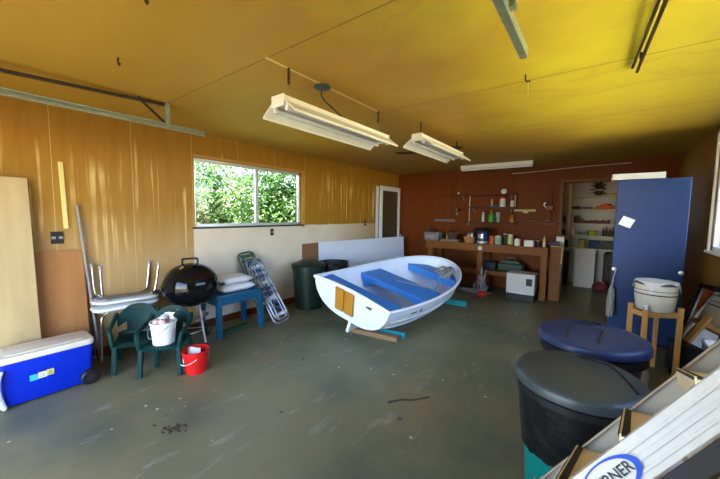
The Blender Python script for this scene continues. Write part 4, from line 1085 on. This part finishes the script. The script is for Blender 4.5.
LP2 = [(.248, .665), (.261, .672), (.262, .70), (.252, .718), (.232, .728), (.17, .748), (.09, .762), (.0001, .767)]
lid_parts(t, LP2, 'lid_green', [(.0, .085), (.12, .11), (.205, -.09)], (.03, .145), .3)
mb = MB(); mb.grid(bagfn(.243, .675, .36, 9.0, .012), 64, 14); mb.build('bin_liner', 'bag_black', t, True, 0, .003)

# ------------------------------------------------------------------ stepladder leaning in the foreground
A = V((.058, .890, .853)); D = V((.584, .195, .788)).normalized(); O = V((.145, .4785, 0)); O = O-D*O.dot(D)*1.0
U = O.normalized(); Wn = D.cross(U).normalized()
if Wn.z < 0: Wn = -Wn          # up-facing side of the ladder
lad = thing('stepladder', 'folded aluminium stepladder leaning in the right foreground', 'ladder', A)
SL0, SL1 = -1.055, 1.02
sepv = O.length
Rl = Matrix((D, U, Wn)).transposed()
def lbox(mb, s0, s1, u, w, du, dw): mb.box(D*((s0+s1)/2)+U*u+Wn*w, (s1-s0, du, dw), Rl)
for u, nm in ((0, 'rail'), (sepv, 'rail')):
    mb = MB(); sgn = 1 if u == 0 else -1
    lbox(mb, SL0, SL1, u, 0, .003, .073)
    for w in (-.0355, .0355): lbox(mb, SL0, SL1, u+sgn*.014, w, .030, .004)
    for w in (-.020, .0, .020): lbox(mb, SL0, SL1, u-sgn*.0028, w, .0035, .007 if w else .012)
    mb.build(nm, 'ladder_web' if u == 0 else 'ladder_alu', lad, False, .001)
Hrz = V((D.x, D.y, 0)).normalized(); Hrz = (Hrz-U*Hrz.dot(U)).normalized()
Vt = U.cross(Hrz).normalized(); Vt = Vt if Vt.z > 0 else -Vt
Rs = Matrix((Hrz, U, Vt)).transposed()
for k in range(-5, 5):
    s = .12+.205*k
    mb = MB(); c = D*s+U*(sepv/2)
    mb.box(c, (.115, sepv-.03, .006), Rs).box(c+Hrz*.056-Vt*.016, (.004, sepv-.03, .050), Rs).box(c-Hrz*.056-Vt*.016, (.004, sepv-.03, .050), Rs)
    sp_ = mb.build('step', 'ladder_tan', lad, False, .001)
    MB().box(c+Vt*.004-Hrz*.050, (.022, sepv-.04, .006), Rs).build('tread_grip', 'rubber', sp_, False)
# folded rear section
mb = MB()
for u in (.0, sepv):
    mb2 = MB(); lbox(mb2, SL0, SL1-.15, u, -.112, .022, .050)
    mb2.build('rear_rail', 'ladder_web', lad, False, .004)
for k in range(-3, 4):
    MB().bar(D*(.36*k-.1)+Wn*-.112, D*(.36*k-.1)+U*sepv+Wn*-.112, .02, .02, Wn).build('rear_bar', 'ladder_alu', lad, False, .003)
mb = MB(); lbox(mb, SL0, SL1-.1, .006, -.062, .006, .036); mb.build('shadow_gap_strip', 'rubber', lad, False)  # dark strip stands in for the shadow between front and rear rails
for u in (0, sepv):
    MB().box(D*(SL0-.012)+U*u, (.03, .05, .10), Rl).build('foot', 'rubber', lad, False, .004)
# oval maker's badge with lettering on the near rail
ring = MB(); ns = 48; cs = .004
def ringpt(a, k): return D*(cs+.076*k*math.cos(a))+Wn*(.0+.033*k*math.sin(a))-U*.0064
vs = []; fs = []
for i in range(ns):
    a = 2*PI*i/ns; k2 = .90-.10*max(0, math.cos(a))
    vs += [ringpt(a, 1.), ringpt(a, k2)]
for i in range(ns): fs.append((2*i, 2*((i+1) % ns), 2*((i+1) % ns)+1, 2*i+1))
ring.add(vs, fs)
ro = ring.build('badge_ring', 'logo_blue', lad, False, 0, .0006)
pl_ = MB(); pl_.add([ringpt(2*PI*i/ns, 1.02)+U*.0012 for i in range(ns)], [tuple(range(ns))]); pl_.build('badge_plate', 'ladder_web', lad, False, 0, .0006)
cu = bpy.data.curves.new('badge_lettering', 'FONT'); cu.body = 'WERNER'; cu.size = .030; cu.align_x = 'CENTER'; cu.align_y = 'CENTER'; cu.extrude = .0003; cu.space_character = .98; cu.offset = .0004
to = bpy.data.objects.new('badge_lettering', cu); COL.objects.link(to); cu.materials.append(M['ink']); to.parent = lad
# text x along D, y along Wn, facing -U
Rt = Matrix((D, Wn, D.cross(Wn))).transposed()
me_ = bpy.data.meshes.new_from_object(to); bpy.data.objects.remove(to); to = bpy.data.objects.new('badge_lettering', me_); COL.objects.link(to); to.parent = lad
to.rotation_mode = 'QUATERNION'; to.rotation_quaternion = Rt.to_quaternion(); to.location = D*(cs-.003)-U*.0072

# ------------------------------------------------------------------ ceiling things
def shop_light(label, x, y0, y1, zt, hooks):
    t = thing('shop_light', label, 'ceiling light', (x, (y0+y1)/2, zt))
    L = y1-y0
    MB().box((0, 0, -.025), (.105, L, .05)).build('housing', 'fix_white', t, False, .004)
    for s in (-1, 1):
        mb = MB()
        mb.prism([(s*.045, -.035), (s*.052, -.030), (s*.158, -.108), (s*.158, -.122), (s*.152, -.122), (s*.150, -.112)], -L/2, L/2, lambda a, z, y: (a, y, z))
        mb.build('reflector', 'fix_white', t, False)
        MB().tube([(s*.062, -L/2+.04, -.078), (s*.062, L/2-.04, -.078)], .018, 14).build('lamp_tube', 'tube', t)
        for e in (-1, 1):
            MB().box((s*.058, e*(L/2-.028), -.068), (.03, .022, .06)).build('lampholder', 'socket', t, False, .006)
    MB().box((0, -L/2-.003, -.035), (.12, .006, .075)).build('end_plate', 'fix_white', t, False, .003)
    MB().box((0, L/2+.003, -.035), (.12, .006, .075)).build('end_plate', 'fix_white', t, False, .003)
    for i, y in enumerate(hooks):
        Y = y-(y0+y1)/2; top = ZC-zt
        mb = MB(); nl = max(3, int((top-.10)/.028))
        for k in range(nl):
            z = .004+(top-.10)*(k+.5)/nl
            pts = [(.008*math.cos(a), 0, .017*math.sin(a)) if k % 2 else (0, .008*math.cos(a), .017*math.sin(a)) for a in [2*PI*j/10 for j in range(10)]]
            mb.tube([V(p)+V((0, Y, z)) for p in pts], .0022, 5, True)
        mb.build('chain', 'chain', t)
        MB().tube([(0, Y, top-.105), (0, Y, top)], .009, 8).build('hook', 'iron_dark', t)
    return t
shop_light('two tube shop light hanging on chains nearest the camera', -1.68, 1.36, 2.62, 2.20, (1.45, 2.52))
shop_light('two tube shop light hanging on chains farther back near the boat bow', -1.50, 2.96, 4.16, 2.265, (3.04, 4.08))
t = thing('strip_light', 'single white strip light on the ceiling near the back wall', 'ceiling light', (-1.55, 6.2, ZC))
MB().box((0, 0, -.03), (1.24, .11, .06)).build('housing', 'fix_white', t, False, .004)
MB().tube([(-.58, 0, -.08), (.58, 0, -.08)], .018, 12).build('lamp_tube', 'tube', t)
for s in (-1, 1): MB().box((s*.60, 0, -.07), (.03, .04, .05)).build('lampholder', 'socket', t, False, .005)
jb = thing('junction_box', 'round dark junction box on the ceiling above the nearest shop light', 'junction box', (-1.71, 1.80, ZC))
MB().lathe([(.062, 0), (.064, -.008), (.05, -.016), (.0001, -.018)], (0, 0, 0), 24).build('cover', 'box_blue', jb)
MB().tube(smoothpath([(0, 0, -.015), (-.012, .0, -.05), (-.005, .03, -.09), (.02, .14, -.15), (.025, .26, -.19)], 8), .006, 6).build('cord', 'cable', jb)
for x, y, w, h, rz, lab in ((-2.42, 4.42, .30, .22, .3, 'dark hole in the ceiling left of the farther shop light'), (-1.72, 4.45, .34, .22, .1, 'dark hole in the ceiling behind the farther shop light')):
    o = MB().prism([(-w/2, -h/2), (w*.4, -h*.42), (w/2, h*.3), (-w*.1, h/2), (-w*.45, h*.2)], -.004, .0).build('ceiling_patch', 'cable', None, False); o.location = (x, y, ZC); o.rotation_euler = (0, 0, rz)
    tag(o, lab, 'hole')
# garage door tracks
def track(label, x, y0, y1, z, flip, hy):
    t = thing('door_track', label, 'door track', (x, y0, z))
    mb = MB(); L = y1-y0
    mb.box((0, L/2, 0), (.004, L, .042)).box((flip*.014, L/2, .020), (.028, L, .004)).box((flip*.014, L/2, -.020), (.028, L, .004)).box((flip*.027, L/2, .015), (.004, L, .011)).box((flip*.027, L/2, -.015), (.004, L, .011))
    mb.build('track', 'galv', t, False)
    mb = MB(); mb.box((-flip*.006, hy-y0, (ZC-z)/2+.0), (.035, .035, ZC-z-.002)); mb.build('hanger', 'galv', t, False, .002)
    MB().bar((-flip*.006, hy-y0-.02, .03), (-flip*.006, hy-y0-.22, ZC-z-.01), .02, .004, (1, 0, 0)).build('brace', 'iron_dark', t, False)
    return t
track('galvanised garage door track along the upper left wall', -3.08, YF+.03, 1.60, 2.198, 1, 1.28)
track('short end of galvanised door track at the top centre of the ceiling', -.30, YF+.03, 1.68, 2.20, -1, 1.30)
o = MB().bar((-3.10, -.9, 2.275), (-3.10, 1.27, 2.385), .03, .022).build('angle_iron', 'iron_dark', None, False, .002)
tag(o, 'dark iron bar running above the upper left door track', 'bar')
rs = thing('metal_rods', 'pair of dark metal rods hung under the ceiling at upper right', 'rods', (.17, 2.3, ZC))
MB().bar((.03, -.75, -.02), (-.02, .42, -.03), .014, .014).build('rod', 'iron_dark', rs, False)
MB().bar((.0, -.75, -.05), (-.045, .36, -.02), .012, .012).build('rod', 'iron_dark', rs, False)
MB().bar((-.02, .2, -.03), (-.02, .2, 0), .02, .012, (1, 0, 0)).build('clip', 'iron_dark', rs, False)
def hook(label, x, y, l, m='iron_dark'):
    o = MB().tube(smoothpath([(0, 0, 0), (0, 0, -l*.6), (.008, 0, -l*.9), (.02, 0, -l), (.03, 0, -l*.85)], 4), .005, 6).build('ceiling_hook', m, None); o.location = (x, y, ZC); tag(o, label, 'hook')
hook('small hook in the ceiling at the top left of the photo', -1.62, .60, .06)
hook('small hook in the ceiling above the upper left door track', -2.44, .74, .05)
hook('small hook with hanging string in the ceiling right of the light fixtures', -.44, 2.44, .05)
o = MB().tube([(0, 0, 0), (0, 0, -.10)], .002, 5).build('string', 'cable_white', None); o.location = (-.42, 2.44, ZC-.045); tag(o, 'thin string hanging from the ceiling hook at the right', 'string')

# ------------------------------------------------------------------ floor litter
o = MB().tube(smoothpath([(-1.21, 2.01, .006), (-1.15, 2.10, .006), (-1.07, 2.16, .006), (-.985, 2.275, .006)], 6), .006, 6).build('twig', 'litter', None); tag(o, 'thin dark twig lying on the floor in front of the boat', 'twig')
mb = MB(); rnd = random.Random(21)
for k in range(26):
    x, y = rnd.gauss(0, .05), rnd.gauss(0, .025); a = rnd.uniform(0, PI); L = rnd.uniform(.01, .03)
    mb.bar((x, y, .004), (x+L*math.cos(a), y+L*math.sin(a), .006), .007, .004)
o = mb.build('dry_leaves', 'litter', None, False); o.location = (-2.19, .87, 0); o.rotation_euler = (0, 0, .7); tag(o, 'small dark scatter of dry leaf bits on the floor at lower left', 'debris', None, 'stuff')

# baseboards
struct(MB().box((XL+.008, 3.4, .045), (.014, 6.7, .09)).build('baseboard_left', 'wall_back', None, False))

# ------------------------------------------------------------------ light
w = bpy.data.worlds.new('World'); scene.world = w; w.use_nodes = True
nt = w.node_tree; bgk = nt.nodes['Background']
sky = nt.nodes.new('ShaderNodeTexSky'); sky.sky_type = 'NISHITA'
sky.sun_disc = False; sky.sun_elevation = math.radians(52); sky.sun_rotation = math.radians(160); sky.air_density = 1.0; sky.dust_density = .3; sky.ozone_density = 3.5
nt.links.new(sky.outputs[0], bgk.inputs[0]); bgk.inputs[1].default_value = .46
sl = bpy.data.lights.new('sun', 'SUN'); sl.energy = 18.0; sl.angle = math.radians(.6); sl.color = (1, .95, .86)
so = bpy.data.objects.new('sun', sl); COL.objects.link(so)
sd = V((.25, -.55, .82)).normalized()        # towards the sun
so.rotation_euler = sd.to_track_quat('Z', 'Y').to_euler()
def portal(loc, rot, sx, sy):
    l = bpy.data.lights.new('portal', 'AREA'); l.shape = 'RECTANGLE'; l.size = sx; l.size_y = sy; l.cycles.is_portal = True
    o = bpy.data.objects.new('portal', l); COL.objects.link(o); o.location = loc; o.rotation_euler = rot
portal(((OX0+OX1)/2, YF-.06, OZ/2), (PI/2, 0, 0), OX1-OX0, OZ)
portal((XL-.10, (WY0+WY1)/2, (WZ0+WZ1)/2), (0, -PI/2, 0), WZ1-WZ0, WY1-WY0)
portal((XR+.10, (RY0+RY1)/2, (RZ0+RZ1)/2), (0, PI/2, 0), RZ1-RZ0, RY1-RY0)
portal((-1.10, 7.5, 1.8), (0, -PI/2, 0), .70, 1.0)

# ------------------------------------------------------------------ camera
F = 317.
R = [[0.802, 0.057, -0.595], [0.598, -0.057, 0.800], [0.012, -0.997, -0.080]]
cam = bpy.data.cameras.new('camera'); cam.sensor_width = 36; cam.lens = F/720*36; cam.clip_start = .02
co = bpy.data.objects.new('camera', cam); COL.objects.link(co)
cx = V([R[i][0] for i in range(3)]).normalized(); fw = V([R[i][2] for i in range(3)]); fw = (fw-cx*fw.dot(cx)).normalized(); upv = cx.cross(fw)
m = Matrix((cx, upv, -fw)).transposed().to_4x4(); 
co.matrix_world = Matrix.Translation((0, 0, 1.45)) @ m
scene.camera = co
vs_ = scene.view_settings; vs_.view_transform = 'Standard'; vs_.look = 'None'; vs_.gamma = 1; vs_.exposure = 2.15; vs_.use_curve_mapping = False
scene.cycles.max_bounces = 10; scene.cycles.diffuse_bounces = 6; scene.cycles.transparent_max_bounces = 12
scene.cycles.sample_clamp_indirect = 8.; scene.cycles.use_denoising = True
